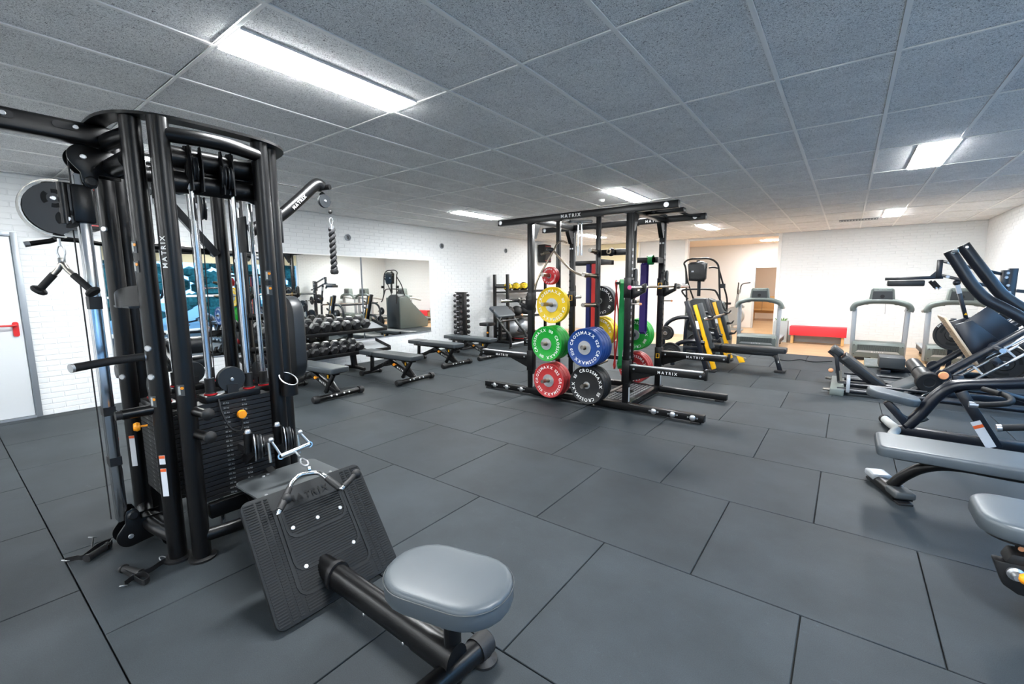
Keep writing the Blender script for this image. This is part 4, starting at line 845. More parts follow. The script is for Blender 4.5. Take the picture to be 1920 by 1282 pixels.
obj('band_post', MB().tube([(-2.32, 5.62, .1), (-2.32, 5.62, .42)], .035, 16), 'black', rk); obj('band_post_base', MB().bb(-2.42, -2.24, 5.52, 5.72, .095, .11), 'black', rk)

# ------------------------------------------------------------------ weight plates
def plate_mesh_parts(t, c, R, th, colm, kg, hub, facing, rot=0., txt='CROSSMAXX', stripes=True):
    f = V((0, facing, 0)); ax = V((1, 0, 0)) if facing < 0 else V((-1, 0, 0)); up = V((0, 0, 1))
    # rim lip on both sides; the disc stands on its axis along Y
    rh = hub*R
    o_ = obj('disc', MB().lathe([(.026, -th/2), (rh, -th/2), (rh+.004, -th/2+.004), (R*.93, -th/2+.004), (R*.955, -th/2), (R-.006, -th/2), (R, -th/2+.006), (R, th/2-.006), (R-.006, th/2), (R*.955, th/2), (R*.93, th/2-.004), (rh+.004, th/2-.004), (rh, th/2), (.026, th/2), (.026, -th/2)], c, (0, 1, 0), 48), colm, t)
    for s in (-1, 1):
        q = obj('steel_hub', MB().lathe([(.0255, 0), (.0255, .003), (rh*.96, .003), (rh*.98, 0)], V(c)+V((0, s*(th/2), 0)), (0, s, 0), 36), 'ring', t)
    a1 = ax*math.cos(rot)+up*math.sin(rot); a2 = -ax*math.sin(rot)+up*math.cos(rot)
    oo = V(c)+V((0, facing*(th/2-.0035), 0)); rt = R*.70; sz = R*.235
    for a in (PI/2, -PI/2): flat('lettering', MB().arctext(txt, oo, a1, a2, rt, a, sz, .0012, .12), 'ltr', t)
    for a in (0, PI): flat('weight_mark', MB().arctext('ll%d' % kg, oo, a1, a2, rt, a, sz*.95, .0012, .1), 'ltr', t)
def plate(lab, x, z, y, R, th, colm, kg, hub=.40, facing=-1, rot=0., grp=None):
    t = thing('weight_plate', lab, 'weight plate', (x, y, z), grp)
    plate_mesh_parts(t, (x, y, z), R, th, colm, kg, hub, facing, rot)
    return t
def stack_plates(base, x, z, y0, n, R, th, colm, kg, hub, rots, labs, facing=-1, cat='weight plate', grp=None):
    # y0 = face of the foremost plate; the rest follow towards the upright
    for k in range(n):
        y = y0-facing*(th/2+k*(th+.002))
        plate(labs[k], x, z, y, R, th, colm, kg, hub, facing, rots[k % len(rots)], grp)
dz = -.0
stack_plates('', -3.055, 1.283, 4.905, 1, .236, .07, 'yellow', 15, .40, [.35], ['yellow bumper plate on the front left storage peg, below the small red disc'])
stack_plates('', -3.055, .79, 4.775, 4, .228, .058, 'green', 10, .35, [1.15, .4, .2, 2], ['green bumper plate, front one of the four on the front of the rack', 'green bumper plate second from the front on the left peg', 'green bumper plate third from the front on the left peg', 'green bumper plate last of four, nearest the rack upright'], grp='green plates on the front peg')
stack_plates('', -3.055, .298, 4.83, 3, .232, .063, 'redp', 25, .37, [.75, .2, 1.], ['faded red bumper plate, front one on the lowest left peg', 'faded red bumper plate in the middle of the lowest left peg', 'faded red bumper plate rearmost on the lowest left peg'], grp='red plates on the front peg')
stack_plates('', -2.485, .79, 4.74, 4, .236, .066, 'blue', 20, .37, [.35, 0, 1, 2], ['blue bumper plate, front one of the four on the right peg', 'blue bumper plate second from the front on the right peg', 'blue bumper plate third from the front on the right peg', 'blue bumper plate last of four, nearest the rack upright'], grp='blue plates on the front peg')
stack_plates('', -2.485, .315, 4.81, 3, .240, .066, 'blk', 5, .19, [-.55, .4, 1], ['black bumper plate with white lettering, front one on the lowest right peg', 'black bumper plate in the middle of the lowest right peg', 'black bumper plate rearmost on the lowest right peg'], grp='black plates on the front peg')
for k in range(2): plate(['small red change plate in front on the upper left peg', 'small red change plate behind the first on the upper left peg'][k], -3.055, 1.66, 4.86+k*.045, .112, .04, 'redb', 2, .3, -1, .6, 'small red discs')
# far side of the rack
RP = [(-3.055, 1.29, 2, 'blk', 5, .19, 'black bumper plate on the far upper peg'), (-3.055, .81, 3, 'yellow', 15, .40, 'yellow bumper plate on the far lower left peg'), (-2.485, .80, 3, 'green', 10, .35, 'green bumper plate on the far right peg behind the purple band'), (-2.485, .30, 3, 'redp', 25, .37, 'red bumper plate on the lowest far right peg')]
for x, z, n, m_, kg, hb_, lb_ in RP:
    for k in range(n):
        t = plate('%s, %s' % (lb_, ['nearest to us', 'second from us', 'third from us'][k]), x, z, 6.34+k*.068, .235, .064, m_, kg, hb_, -1, -.5+k, 'plates on the far side of the rack')
# ------------------------------------------------------------------ barbells
def barbell(lab, x, z, y0, cap, L=2.2, flip=False):
    t = thing('barbell', lab, 'barbell', (x, y0+L/2, z)); yc = y0+L/2
    obj('shaft', MB().tube([(x, yc-.66, z), (x, yc+.66, z)], .0142, 14), 'steel', t)
    for s in (-1, 1):
        sl = obj('sleeve', MB().tube([(x, yc+s*.67, z), (x, yc+s*L/2, z)], .025, 18), 'chrome', t)
        obj('collar', MB().lathe([(.03, 0), (.038, .004), (.038, .026), (.03, .03)], (x, yc+s*.65, z), (0, s, 0), 18), 'steel', sl)
        obj('end_cap', MB().lathe([(.0245, 0), (.022, .003), (.0001, .003)], (x, yc+s*L/2, z), (0, s, 0), 18), cap, sl)
    obj('knurling', MB().tube([(x, yc-.5, z), (x, yc-.15, z)], .0147, 14), 'nickel', t); obj('knurling', MB().tube([(x, yc+.15, z), (x, yc+.5, z)], .0147, 14), 'nickel', t)
    return t
barbell('olympic barbell with pink end cap racked on the right side of the power rack', -1.92, 1.512, 4.70, 'pink')
barbell('olympic barbell racked on the left side of the power rack', -3.63, 1.335, 4.55, 'steel')
# ------------------------------------------------------------------ resistance bands
def band(lab, top, L, w_, colm, gap=.03, twist=(1, 0, 0), sway=0.):
    t = V(top); ax = V(twist).normalized(); pts = []
    nrm = V((0, 0, 1)).cross(ax)
    N = 8
    l = [t+nrm*(gap*.5+.0)+V((0, 0, -L*k/N))+ax*(sway*math.sin(PI*k/N)) for k in range(N+1)]
    r = [t-nrm*(gap*.5)+V((0, 0, -L*k/N))-ax*(sway*.4*math.sin(PI*k/N)) for k in range(N, -1, -1)]
    bot = [t+V((0, 0, -L-gap*.5))]; tp_ = [t+V((0, 0, gap*.5))]
    path = l+bot+r+tp_+[l[0]]
    o_ = obj('resistance_band', MB().strip(path, ax, w_, .005), colm, loc=t-V((0, 0, L)))
    return tag(o_, lab, 'band')
band('dark blue resistance band hanging inside the rack, beside the red one', (-2.80, 5.46, 1.81), .98, .055, 'bband', .09)
band('red resistance band hanging inside the rack, beside the blue one', (-2.72, 5.46, 1.81), .98, .055, 'rband', .09)
band('wide purple resistance band hanging at the right side of the rack', (-2.205, 5.9, 1.8), .9, .085, 'purple', .06, (1, -.2, 0))
band('green resistance band hanging in the middle of the rack by a thin red one', (-2.40, 5.6, 1.56), 1.1, .05, 'gband', .10, (.8, .6, 0), .05)
band('thin red resistance band hanging beside the green one', (-2.475, 5.6, 1.56), 1.12, .02, 'rband', .08, (.8, .6, 0), .05)
o_ = tag(obj('resistance_band', MB().strip([(-2.14+.05*math.cos(a), 5.895, 1.865+.055*math.sin(a)) for a in [2*PI*k/16 for k in range(17)]], (1, .0, 0), .03, .006).strip([(-2.12+.0*a, 5.895+.055*math.cos(a), 1.865+.06*math.sin(a)) for a in [2*PI*k/16 for k in range(17)]], (1, 0, 0), .06, .006), 'gband', loc=(-2.13, 5.895, 1.865)), 'short green resistance band looped round the arm above the purple one', 'band')
# ------------------------------------------------------------------ bent bar hung on the upper left peg
q0 = V((-3.09, 4.87, 1.94))
bb_ = thing('bent_pull_bar', 'bent nickel pull bar with black swivel resting high on the rack, arms spread', 'bar', q0)
cL = Py(1003, 543, 4.72); cR = Py(1100, 519, 4.8); cT = Py(1064, 455, 5.0); ce_ = Py(1038, 470, 4.88)
obj('arm', MB().tube(curve([ce_, Py(1022, 498, 4.8), Py(1008, 524, 4.73), cL], 5), .013, 12), 'nickel', bb_)
obj('arm', MB().tube(curve([ce_, Py(1055, 490, 4.84), Py(1075, 509, 4.82), cR], 5), .013, 12), 'nickel', bb_)
obj('arm', MB().tube(curve([ce_, Py(1044, 458, 4.93), Py(1052, 452, 4.98), cT], 5), .012, 12), 'nickel', bb_)
h_ = obj('swivel', MB().sphere(ce_+V((-.05, 0, .01)), .045, 14, (1.3, 1, .8)), 'blackm', bb_)
for u, v in ((1014, 477), (1020, 475)): obj('sleeve_end', MB().tube([ce_+V((-.04, 0, 0)), Py(u, v, 4.8)], .018, 14), 'nickel', h_)
# ------------------------------------------------------------------ four adjustable benches along the left side
def make_fid(lab):
    t = thing('adjustable_bench', lab, 'weight bench', (0, 0, 0), 'adjustable benches in front of the mirror')
    fb = obj('front_foot_bar', MB().tube([(0, -.37, .05), (0, .37, .05)], .036, 16), 'black', t)
    for s in (-1, 1):
        obj('foot_cap', MB().lathe([(.05, -.03), (.052, 0), (.05, .03), (.04, .045), (.0001, .048)], (0, s*.35, .05), (0, s, 0), 18), 'rub', fb)
        for d in (.06, .14): obj('bolt', bolt(MB(), (.03, s*d-.0, .06), (.8, 0, .5), .013), 'zinc', fb)
    mb_ = obj('main_beam', MB().beam((-.02, 0, .07), (-.62, 0, .29), .06, .075), 'black', t, bev=.006)
    d = V((-.6, 0, .22)).normalized(); 
    flat('lettering', MB().text('MATRIX', V((-.3, -.0305, .155)), -d, V((0, 0, 1))-d*d.z, .045, .0015, .3), 'ltr', mb_)
    obj('second_beam', MB().beam((-.02, .0, .08), (-.30, .0, .34), .05, .045), 'black', t, bev=.005)
    obj('rear_leg', MB().beam((-.6, 0, .285), (-1.12, 0, .07), .055, .06), 'black', t, bev=.005)
    rf = obj('rear_foot_bar', MB().tube([(-1.14, -.2, .045), (-1.14, .2, .045)], .03, 14), 'black', t)
    for s in (-1, 1): obj('foot_cap', MB().lathe([(.044, -.02), (.045, 0), (.044, .02), (.0001, .024)], (-1.14, s*.19, .045), (0, s, 0), 16), 'rub', rf)
    obj('seat_frame', MB().beam((-.45, 0, .335), (-1.22, 0, .335), .05, .045), 'black', t, bev=.004)
    obj('seat_post', MB().beam((-1.1, 0, .07), (-1.08, 0, .34), .05, .05), 'black', t, bev=.004)
    obj('back_frame', MB().beam((-.85, 0, .34), (.0, 0, .34), .05, .04), 'black', t, bev=.004)
    obj('adjust_ladder', MB().prism([(0, 0), (.05, -.02), (-.16, -.3), (-.21, -.28)], (-.1, -.02, .33), (1, 0, 0), (0, 0, 1), -.02, .02), 'black', t, bev=.003)
    for x, z in ((-.42, .25), ): 
        k = obj('pull_knob', MB().lathe([(.008, 0), (.008, .03), (.02, .034), (.024, .05), (.018, .064), (.0001, .066)], (x, -.03, z), (0, -1, .1), 14), 'orange', t)
    obj('warning_label', MB().box((-.2, -.026, .28), (.03, .003, .05)), 'amber', t)
    hd = obj('carry_handle', MB().tube(curve([(-.62, -.1, .28), (-.66, -.1, .22), (-.66, .1, .22), (-.62, .1, .28)], 4), .014, 10), 'foam', t)
    for x in (-1.18, -.75): obj('bolt', bolt(MB(), (x, -.025, .335), (0, -1, 0), .012), 'zinc', t)
    obj('seat_pad', MB().cushion(rrect(.34, .28, .04), (-1.11, 0, .362), (1, 0, 0), (0, 1, 0), .072, .014), 'pad_shade', t)
    obj('back_pad', MB().cushion(rrect(.98, .30, .04), (-.42, 0, .362), (1, 0, 0), (0, 1, 0), .072, .014), 'pad_shade', t)
    obj('pad_board', MB().box((-.42, 0, .356), (.9, .24, .012)), 'blackm', t)
    return t
fid = make_fid('nearest adjustable bench, half hidden behind the back pad of the cable tower')
FB = [(-5.57, 3.36, .06), (-5.48, 4.66, .03), (-5.92, 6.08, .0), (-5.92, 7.1, .0)]
FL_ = ['nearest adjustable bench, half hidden behind the back pad of the cable tower', 'second adjustable bench, in front of the right end of the dumbbell rack', 'third adjustable bench, below the right end of the mirror', 'farthest adjustable bench, in front of the dumbbell stand']
for k, (x, y, a) in enumerate(FB):
    o_ = fid if k == 0 else dup(fid, (x, y, 0), a, FL_[k])
    o_.location = (x, y, 0); o_.rotation_euler = (0, 0, a)
# ------------------------------------------------------------------ two-tier dumbbell rack with hex dumbbells
dr = thing('dumbbell_rack', 'long low two-tier black dumbbell rack below the mirror', 'dumbbell rack', (-7.3, 4.0, 0))
DY0, DY1 = 2.75, 5.25
for (xf, zf, xb, zb) in ((-6.95, .74, -7.42, .86), (-6.86, .37, -7.33, .48)):
    s_ = obj('shelf', MB().prism([(0, 0), (xf-xb, zf-zb), (xf-xb, zf-zb-.02), (0, -.02)], (xb, DY0, zb), (1, 0, 0), (0, 0, 1), -(DY1-DY0), 0), 'black', dr, bev=.003)
    obj('front_lip', MB().bb(xf-.006, xf+.006, DY0, DY1, zf-.03, zf+.03), 'black', s_, bev=.002); obj('end_plate', MB().prism([(0, .06), (xf-xb, zf-zb+.05), (xf-xb, zf-zb-.03), (0, -.04)], (xb, DY1+.004, zb), (1, 0, 0), (0, 0, 1), -.008, 0), 'black', s_)
    obj('shelf_liner', MB().prism([(.02, .004-.0), (xf-xb-.02, zf-zb+.008), (xf-xb-.02, zf-zb), (.02, -.004)], (xb, DY1-.45, zb+.0), (1, 0, 0), (0, 0, 1), -.44, 0), 'silver', s_)
for y in (2.95, 4.72):
    l_ = obj('leg', MB().beam((-7.4, y, .92), (-7.25, y, .06), .06, .1, (0, 1, 0)), 'black', dr, bev=.006)
    obj('foot', MB().tube(curve([(-7.55, y, .03), (-7.2, y, .05), (-6.95, y, .035)], 4), .032, 12), 'black', l_)
    for z, x in ((.8, -7.2), (.42, -7.1)): obj('shelf_arm', MB().beam((-7.38, y, z), (x+.12, y, z-.07), .05, .05, (0, 1, 0)), 'black', l_)
def make_hex(r, hl, gl, lab, grp, cat='dumbbell'):
    t = thing('hex_dumbbell', lab, cat, (0, 0, 0), grp)
    obj('handle', MB().tube([(-gl/2, 0, 0), (-gl*.25, 0, 0), (0, 0, 0), (gl*.25, 0, 0), (gl/2, 0, 0)], [.014, .015, .0175, .015, .014], 12), 'chrome', t)
    for s in (-1, 1):
        m = MB(); prof = [(r*.62, gl/2), (r, gl/2+.022), (r, gl/2+hl-.022), (r*.66, gl/2+hl)]
        m.lathe(prof, (0, 0, 0), (s, 0, 0), 6); obj('head', m, 'hex', t)
        o_ = obj('end_disc', MB().lathe([(r*.5, gl/2+hl), (r*.5, gl/2+hl+.002), (.0001, gl/2+hl+.002)], (0, 0, 0), (s, 0, 0), 20), 'blackm', t)
    return t
hexs = {}
tl = math.atan2(.12, .47)
rows = [(-7.17, .785, 10, .195, .091, 'top', 4.86), (-7.09, .40, 11, .17, .080, 'lower', 4.66)]
ordn = ['first', 'second', 'third', 'fourth', 'fifth', 'sixth', 'seventh', 'eighth', 'ninth', 'tenth', 'eleventh', 'twelfth']
for xc, zc, n, sp, r0, nm, y1 in rows:
    for k in range(n):
        r = r0*(1-.0*k); key = (nm,)
        lab = '%s black hex dumbbell from the right on the %s tier of the rack' % (ordn[k], nm)
        pos = (xc, y1-k*sp, zc+r+.012)
        if key not in hexs: hexs[key] = make_hex(r, .115, .13, lab, 'hex dumbbells on the two-tier rack'); o_ = hexs[key]
        else: o_ = dup(hexs[key], pos, 0, lab)
        o_.location = pos; o_.rotation_euler = (0, tl*.95, 0)
# ------------------------------------------------------------------ upright stand of small dumbbells
SX, SY = -7.48, 7.86
ds_ = thing('dumbbell_stand', 'black upright stand of small dumbbells against the wall right of the mirror', 'dumbbell stand', (SX, SY, 0))
obj('column', MB().bb(SX-.12, SX+.14, SY-.04, SY+.06, .05, 1.36), 'black', ds_, bev=.008); obj('base', MB().bb(SX-.22, SX+.24, SY-.22, SY+.24, 0, .05), 'blackm', ds_, bev=.012); obj('top_cap', MB().bb(SX-.14, SX+.16, SY-.06, SY+.08, 1.36, 1.38), 'black', ds_, bev=.006)
sd = None
for i in range(9):
    z = 1.30-i*.128; r = .032+i*.0026
    for s in (-1, 1):
        y = SY+.01+s*(.05+.085)
        obj('hook', MB().bb(SX-.05, SX+.07, y-.085 if s > 0 else y, y if s > 0 else y+.085, z-r-.02, z-r-.008), 'black', ds_)
        lab = 'small chrome-handled dumbbell on the %s of the stand, %s from the top' % ('left' if s < 0 else 'right', ordn[i])
        t = thing('small_dumbbell', lab, 'dumbbell', (SX+.01, y, z), 'small dumbbells on the upright stand')
        obj('handle', MB().tube([(SX-.08, y, z), (SX+.1, y, z)], .012, 10), 'chrome', t)
        for q in (-1, 1): obj('head', MB().lathe([(r*.7, 0), (r, .012), (r, .05), (r*.75, .062), (.0001, .062)], (SX+.01+q*.058, y, z), (q, 0, 0), 14), 'hex', t)
# ------------------------------------------------------------------ preacher curl bench
pc = thing('preacher_bench', 'arm curl bench with sloping pad and tubular frame in front of the storage rack', 'weight bench', (-6.75, 8.75, 0))
PYP = 8.85
pA, pB = Py(921, 582, PYP), Py(957, 588, PYP)
pd = V((-7.16, 8.55, .96))
def yz(y, x, z): return V((x, y, z))
for s, yy in ((-1, 8.5), (1, 9.15)):
    fr = obj('side_frame', MB().tube(curve([(-7.0, yy, .93), (-6.86, yy, .72), (-6.62, yy, .46), (-6.5, yy, .36), (-6.46, yy, .22), (-6.46, yy, .03)], 4), .032, 14), 'black', pc)
    obj('rubber_foot', MB().lathe([(.05, 0), (.05, .025), (.035, .035)], (-6.46, yy, 0), (0, 0, 1), 16), 'rub', fr)
obj('floor_cross_tube', MB().tube([(-6.46, 8.5, .1), (-6.46, 9.15, .1)], .028, 14), 'silver', pc)
obj('mid_cross_tube', MB().tube([(-6.8, 8.5, .65), (-6.8, 9.15, .65)], .026, 12), 'black', pc)
obj('arm_pad', MB().cushion(rrect(.72, .42, .06), (-7.0, 8.82, .92), (0, 1, 0), (-.72, 0, .69) if False else (-.82, 0, .57), .07) if False else MB().cushion(rrect(.40, .70, .06), (-6.98, 8.82, .84), (.78, 0, -.62), (0, 1, 0), .07), 'pad', pc)
obj('bar_rest', MB().tube([(-6.74, 8.42, .66), (-6.68, 8.42, .76)], .014, 10), 'zinc', pc)
obj('main_beam', MB().beam((-7.5, 8.82, .1), (-6.46, 8.82, .1), .07, .07), 'black', pc, bev=.006)
obj('pad_post', MB().beam((-7.05, 8.82, .1), (-7.02, 8.82, .82), .06, .08), 'black', pc, bev=.006)
obj('seat_pad', MB().cushion(rrect(.32, .36, .08), (-7.38, 8.72, .5), (1, 0, 0), (0, 1, 0), .08), 'padd', pc)
obj('seat_post', MB().beam((-7.4, 8.75, .1), (-7.38, 8.75, .5), .05, .05), 'black', pc); obj('adjust_knob', MB().sphere((-7.36, 8.70, .32), .028, 12), 'orange', pc)
obj('rear_foot', MB().tube([(-7.5, 8.55, .05), (-7.5, 9.05, .05)], .035, 12), 'black', pc)
# ------------------------------------------------------------------ storage rack with medicine balls
sr = thing('storage_rack', 'black steel storage rack with medicine balls on the left wall behind the curl bench', 'rack', (-7.4, 10.2, 0))
for y in (9.36, 11.2):
    for x in (-7.64, -7.2): obj('post', MB().bb(x-.035, x+.035, y-.035, y+.035, 0, 1.82), 'black', sr, bev=.004)
for z in (1.36, .66, .18):
    s_ = obj('shelf', MB().bb(-7.66, -7.18, 9.38, 11.2, z-.03, z), 'black', sr, bev=.004)
    obj('shelf_rail', MB().bb(-7.2, -7.18, 9.38, 11.2, z, z+.04), 'black', s_); obj('shelf_rail', MB().bb(-7.66, -7.64, 9.38, 11.2, z+.16, z+.2), 'black', s_)
    obj('end_bar', MB().bb(-7.64, -7.2, 9.34, 9.38, z+.1, z+.15), 'black', s_)
for k in range(4):
    c = V((-7.42, 9.66+k*.37, 1.36+.12+k*.006)); r = .115+k*.006
    t = thing('medicine_ball', ['nearest yellow and black medicine ball on the top shelf', 'second yellow and black medicine ball on the top shelf', 'third yellow and black medicine ball on the top shelf', 'fourth yellow and black medicine ball, mostly behind the rack upright'][k], 'medicine ball', c, 'yellow and black medicine balls')
    obj('ball', MB().sphere(c, r, 20), 'blk', t)
    for q, dirv in enumerate(((.75, -.6, .3), (-.2, -.9, .2), (.7, .6, .3))):
        d = V(dirv).normalized(); a, b = _frame(d); m = MB()
        rings = [(.0, 1), (.25, 1), (.5, 1)]
        vs = [c+d*(r*1.006)]; nn = 18
        for rg in (.25, .5, .72):
            vs += [c+(d*math.cos(rg)+(a*math.cos(2*PI*j/nn)+b*math.sin(2*PI*j/nn))*math.sin(rg))*r*1.006 for j in range(nn)]
        fs = [(0, 1+j, 1+(j+1) % nn) for j in range(nn)]+[(1+i*nn+j, 1+(i+1)*nn+j, 1+(i+1)*nn+(j+1) % nn, 1+i*nn+(j+1) % nn) for i in range(2) for j in range(nn)]
        o_ = obj('yellow_panel', m.add(vs, fs), 'yellow', t, label='yellow panel')
        ring_ = [c+(d*math.cos(.36)+(a*math.cos(2*PI*j/3+.5)+b*math.sin(2*PI*j/3+.5))*math.sin(.36))*r*1.012 for j in range(3)]
        obj('triangle_mark', MB().tube(ring_+[ring_[0]], .006, 6), 'blk', o_)
for k in range(4):
    c = V((-7.42, 9.7+k*.36, .66+.15)); obj_ = obj('slam_ball', MB().sphere(c, .15, 20), 'rub', loc=c)
    tag(obj_, ['nearest dark rubber slam ball on the middle shelf', 'second dark rubber slam ball on the middle shelf', 'third dark rubber slam ball on the middle shelf', 'fourth dark rubber slam ball on the middle shelf'][k], 'slam ball', 'dark balls on the middle shelf')
for k in range(2):
    c = V((-7.42, 9.78+k*.5, .18+.21)); tag(obj('exercise_ball', MB().sphere(c, .21, 20), 'silver', loc=c), ['shiny grey exercise ball on the lowest shelf, nearer one', 'shiny grey exercise ball on the lowest shelf, farther one'][k], 'exercise ball', 'grey exercise balls')
st_ = thing('step_platform', 'black step platform with red edge on the floor before the storage rack', 'step platform', (-7.0, 10.0, 0))
obj('top', MB().cushion(rrect(.34, 1.1, .04), (-6.95, 10.0, .12), (1, 0, 0), (0, 1, 0), .05), 'rub', st_); obj('base', MB().prism(rrect(.3, 1.04, .05)(0), (-6.95, 10.0, 0), (1, 0, 0), (0, 1, 0), 0, .12), 'blackm', st_); obj('red_edge', MB().prism(rrect(.345, 1.105, .04)(0), (-6.95, 10.0, .118), (1, 0, 0), (0, 1, 0), 0, .012), 'redb', st_)
# ------------------------------------------------------------------ treadmills, facing us
def make_treadmill(lab):
    t = thing('treadmill', lab, 'treadmill', (0, 0, 0), 'treadmills on the wooden floor')
    # motor hood at the front (towards -Y), deck behind it
    hd = obj('motor_hood', MB().prism([(0, .06), (0, .30), (.05, .36), (.42, .36), (.5, .2), (.5, .06)], (-.40, -.05, 0), (0, 1, 0), (0, 0, 1), .0, .80), 'gpl', t, bev=.012)
    gr = obj('grille', MB().bb(-.32, .32, -.056, -.05, .2, .31), 'dgrey', hd)
    sl = MB()
    for k in range(40): sl.bb(-.31+k*.0159, -.304+k*.0159, -.062, -.056, .205, .305)
    stuff(obj('grille_ribs', sl, 'gpl', hd))
    obj('badge_panel', MB().prism([(-.34, .16), (.34, .16), (.3, .2), (-.3, .2)], (0, -.0535, 0), (1, 0, 0), (0, 0, 1), -.003, .004), 'lgrey', hd)
    flat('lettering', MB().text('MATRIX', (0, -.0585, .164), (1, 0, 0), (0, 0, 1), .036, .002, .35), 'ltr', hd)
    for x in (-.37, .37):
        for z in (.12, .3): obj('screw', bolt(MB(), (x, -.05, z), (0, -1, 0), .012), 'dgrey', hd)
    obj('hood_base', MB().bb(-.34, .34, .0, .45, .0, .08), 'blackm', hd, bev=.006); obj('hood_label', MB().bb(-.09, .09, -.012, -.002, .02, .055), 'silver', hd)
    dk = obj('deck', MB().bb(-.38, .38, .4, 1.75, .1, .2), 'dgrey', t, bev=.01); obj('running_belt', MB().bb(-.27, .27, .42, 1.74, .2, .208), 'belt', dk)
    for s in (-1, 1): obj('side_rail', MB().bb(s*.29, s*.39, .4, 1.76, .195, .225), 'silver', dk, bev=.008)
    for s in (-1, 1): obj('rear_foot', MB().lathe([(.03, 0), (.03, .1)], (s*.3, 1.65, 0), (0, 0, 1), 14), 'rub', dk)
    for s in (-1, 1):
        u = obj('upright', MB().prism([(s*.36, .0), (s*.435, .0), (s*.45, 1.02), (s*.37, 1.02)][::s], (0, .14, .04), (1, 0, 0), (0, 0, 1), -.10, .0), 'silver', t, bev=.012)
        ar = obj('hand_rail', MB().tube(curve([(s*.42, .1, 1.05), (s*.43, .3, 1.04), (s*.43, .62, .98), (s*.43, .7, .97)], 4), .036, 14), 'lgrey', t)
    arch = MB(); vs = []; pts = curve([(-.43, 0, .98), (-.44, 0, 1.03), (-.40, 0, 1.10), (-.30, 0, 1.14), (-.18, 0, 1.17), (0, 0, 1.175), (.18, 0, 1.17), (.30, 0, 1.14), (.40, 0, 1.10), (.44, 0, 1.03), (.43, 0, .98)], 4)
    obj('arch', MB().tube([p+V((0, .09, 0)) for p in pts], .052, 14), 'gpl', t)
    cs = obj('console', MB().prism([(-.20, 1.13), (.20, 1.13), (.2, 1.18), (.175, 1.40), (.15, 1.43), (-.15, 1.43), (-.175, 1.40), (-.2, 1.18)], (0, .12, 0), (1, 0, 0), (0, 0, 1), -.12, .06), 'gpl', t, bev=.014)
    obj('back_panel', MB().prism([(-.16, 1.17), (.16, 1.17), (.145, 1.37), (-.145, 1.37)], (0, .058, 0), (1, 0, 0), (0, 0, 1), -.004, .004), 'dgrey', cs)
    for x in (-.15, .15): obj('screw', bolt(MB(), (x*.95, .058, 1.395), (0, -1, 0), .009), 'dgrey', cs)
    obj('emblem', MB().lathe([(.035, 0), (.035, .003), (.0001, .003)], (0, .054, 1.27), (0, -1, 0), 18), 'blackm', cs); flat('lettering', MB().text('MATRIX', (0, .057, 1.40), (1, 0, 0), (0, 0, 1), .022, .002, .3), 'lgrey', cs)
    obj('bottle_tray', MB().bb(.2, .4, .1, .3, 1.1, 1.15), 'gpl', t, bev=.01); obj('bottle_tray', MB().bb(-.4, -.2, .1, .3, 1.1, 1.15), 'gpl', t, bev=.01)
    obj('safety_cord', MB().tube([(.06, .1, 1.13), (.065, .1, .92)], .003, 6), 'dgrey', t)
    return t
tr = make_treadmill('treadmill in front of the far opening, beside the red bench')
tr.location = (-1.60, 11.45, 0)
dup(tr, (.555, 11.27, 0), 0, 'middle treadmill, standing free before the far white wall')
dup(tr, (1.67, 11.3, 0), 0, 'treadmill in the right corner, behind the leg press')
# red topped bench by the far wall
rb_ = thing('red_bench', 'red painted wooden bench with pale legs by the far wall', 'bench', (-.53, 13.5, 0))
obj('seat_board', MB().bb(-1.12, .06, 13.38, 13.72, .40, .44), 'redbench', rb_, bev=.004); obj('front_board', MB().bb(-1.12, .06, 13.36, 13.385, .21, .44), 'redbench', rb_, bev=.004)
for x in (-1.09, -.04): obj('leg', MB().bb(x, x+.06, 13.4, 13.68, 0, .40), 'pine', rb_, bev=.004)
obj('grey_back', MB().bb(-1.06, .0, 13.66, 13.68, .02, .38), 'lgrey', rb_)
pb_ = thing('planter', 'pale wooden planter box with green plant by the edge of the opening', 'planter', (-1.34, 13.6, 0))
obj('box', MB().bb(-1.5, -1.18, 13.45, 13.75, 0, .55), 'lgrey', pb_, bev=.006)
for k in range(16):
    a = k*2.4; p = V((-1.34+.1*math.cos(a), 13.6+.1*math.sin(a), .55)); q = p+V((.06*math.cos(a), .06*math.sin(a), .06+.03*(k % 3)))
    obj('leaf', MB().prism([(0, 0), (.02, .03), (.012, .07), (0, .09), (-.012, .07), (-.02, .03)], p, V((-math.sin(a), math.cos(a), 0)), (q-p), -.001, .001), 'plant', pb_)
# ------------------------------------------------------------------ stair climber behind the rack
SCY_ = 10.25
sc = thing('stair_climber', 'tall dark stair climber with looped handrails behind the power rack', 'stair climber', (-2.45, SCY_+.4, 0))
def P9(u, v, y=SCY_): return Py(u, v, y)
c0 = P9(1318, 560); cx = c0.x
obj('front_body', MB().prism([(-.36, .0), (.34, .0), (.36, .5), (.33, .95), (.26, 1.16), (.12, 1.22), (-.2, 1.22), (-.3, 1.16), (-.36, .9)], (cx-.02, SCY_+.1, 0), (1, 0, 0), (0, 0, 1), -.3, .0), 'dgrey', sc, bev=.03, seg=3)
obj('side_panel', MB().prism([(0, 0), (1.3, 0), (1.35, .25), (.3, 1.15), (0, 1.1)], (cx-.36, SCY_+.1, 0), (0, 1, 0), (0, 0, 1), -.04, .04), 'gpl', sc, bev=.01); obj('side_panel', MB().prism([(0, 0), (1.3, 0), (1.35, .25), (.3, 1.15), (0, 1.1)], (cx+.32, SCY_+.1, 0), (0, 1, 0), (0, 0, 1), -.04, .04), 'gpl', sc, bev=.01)
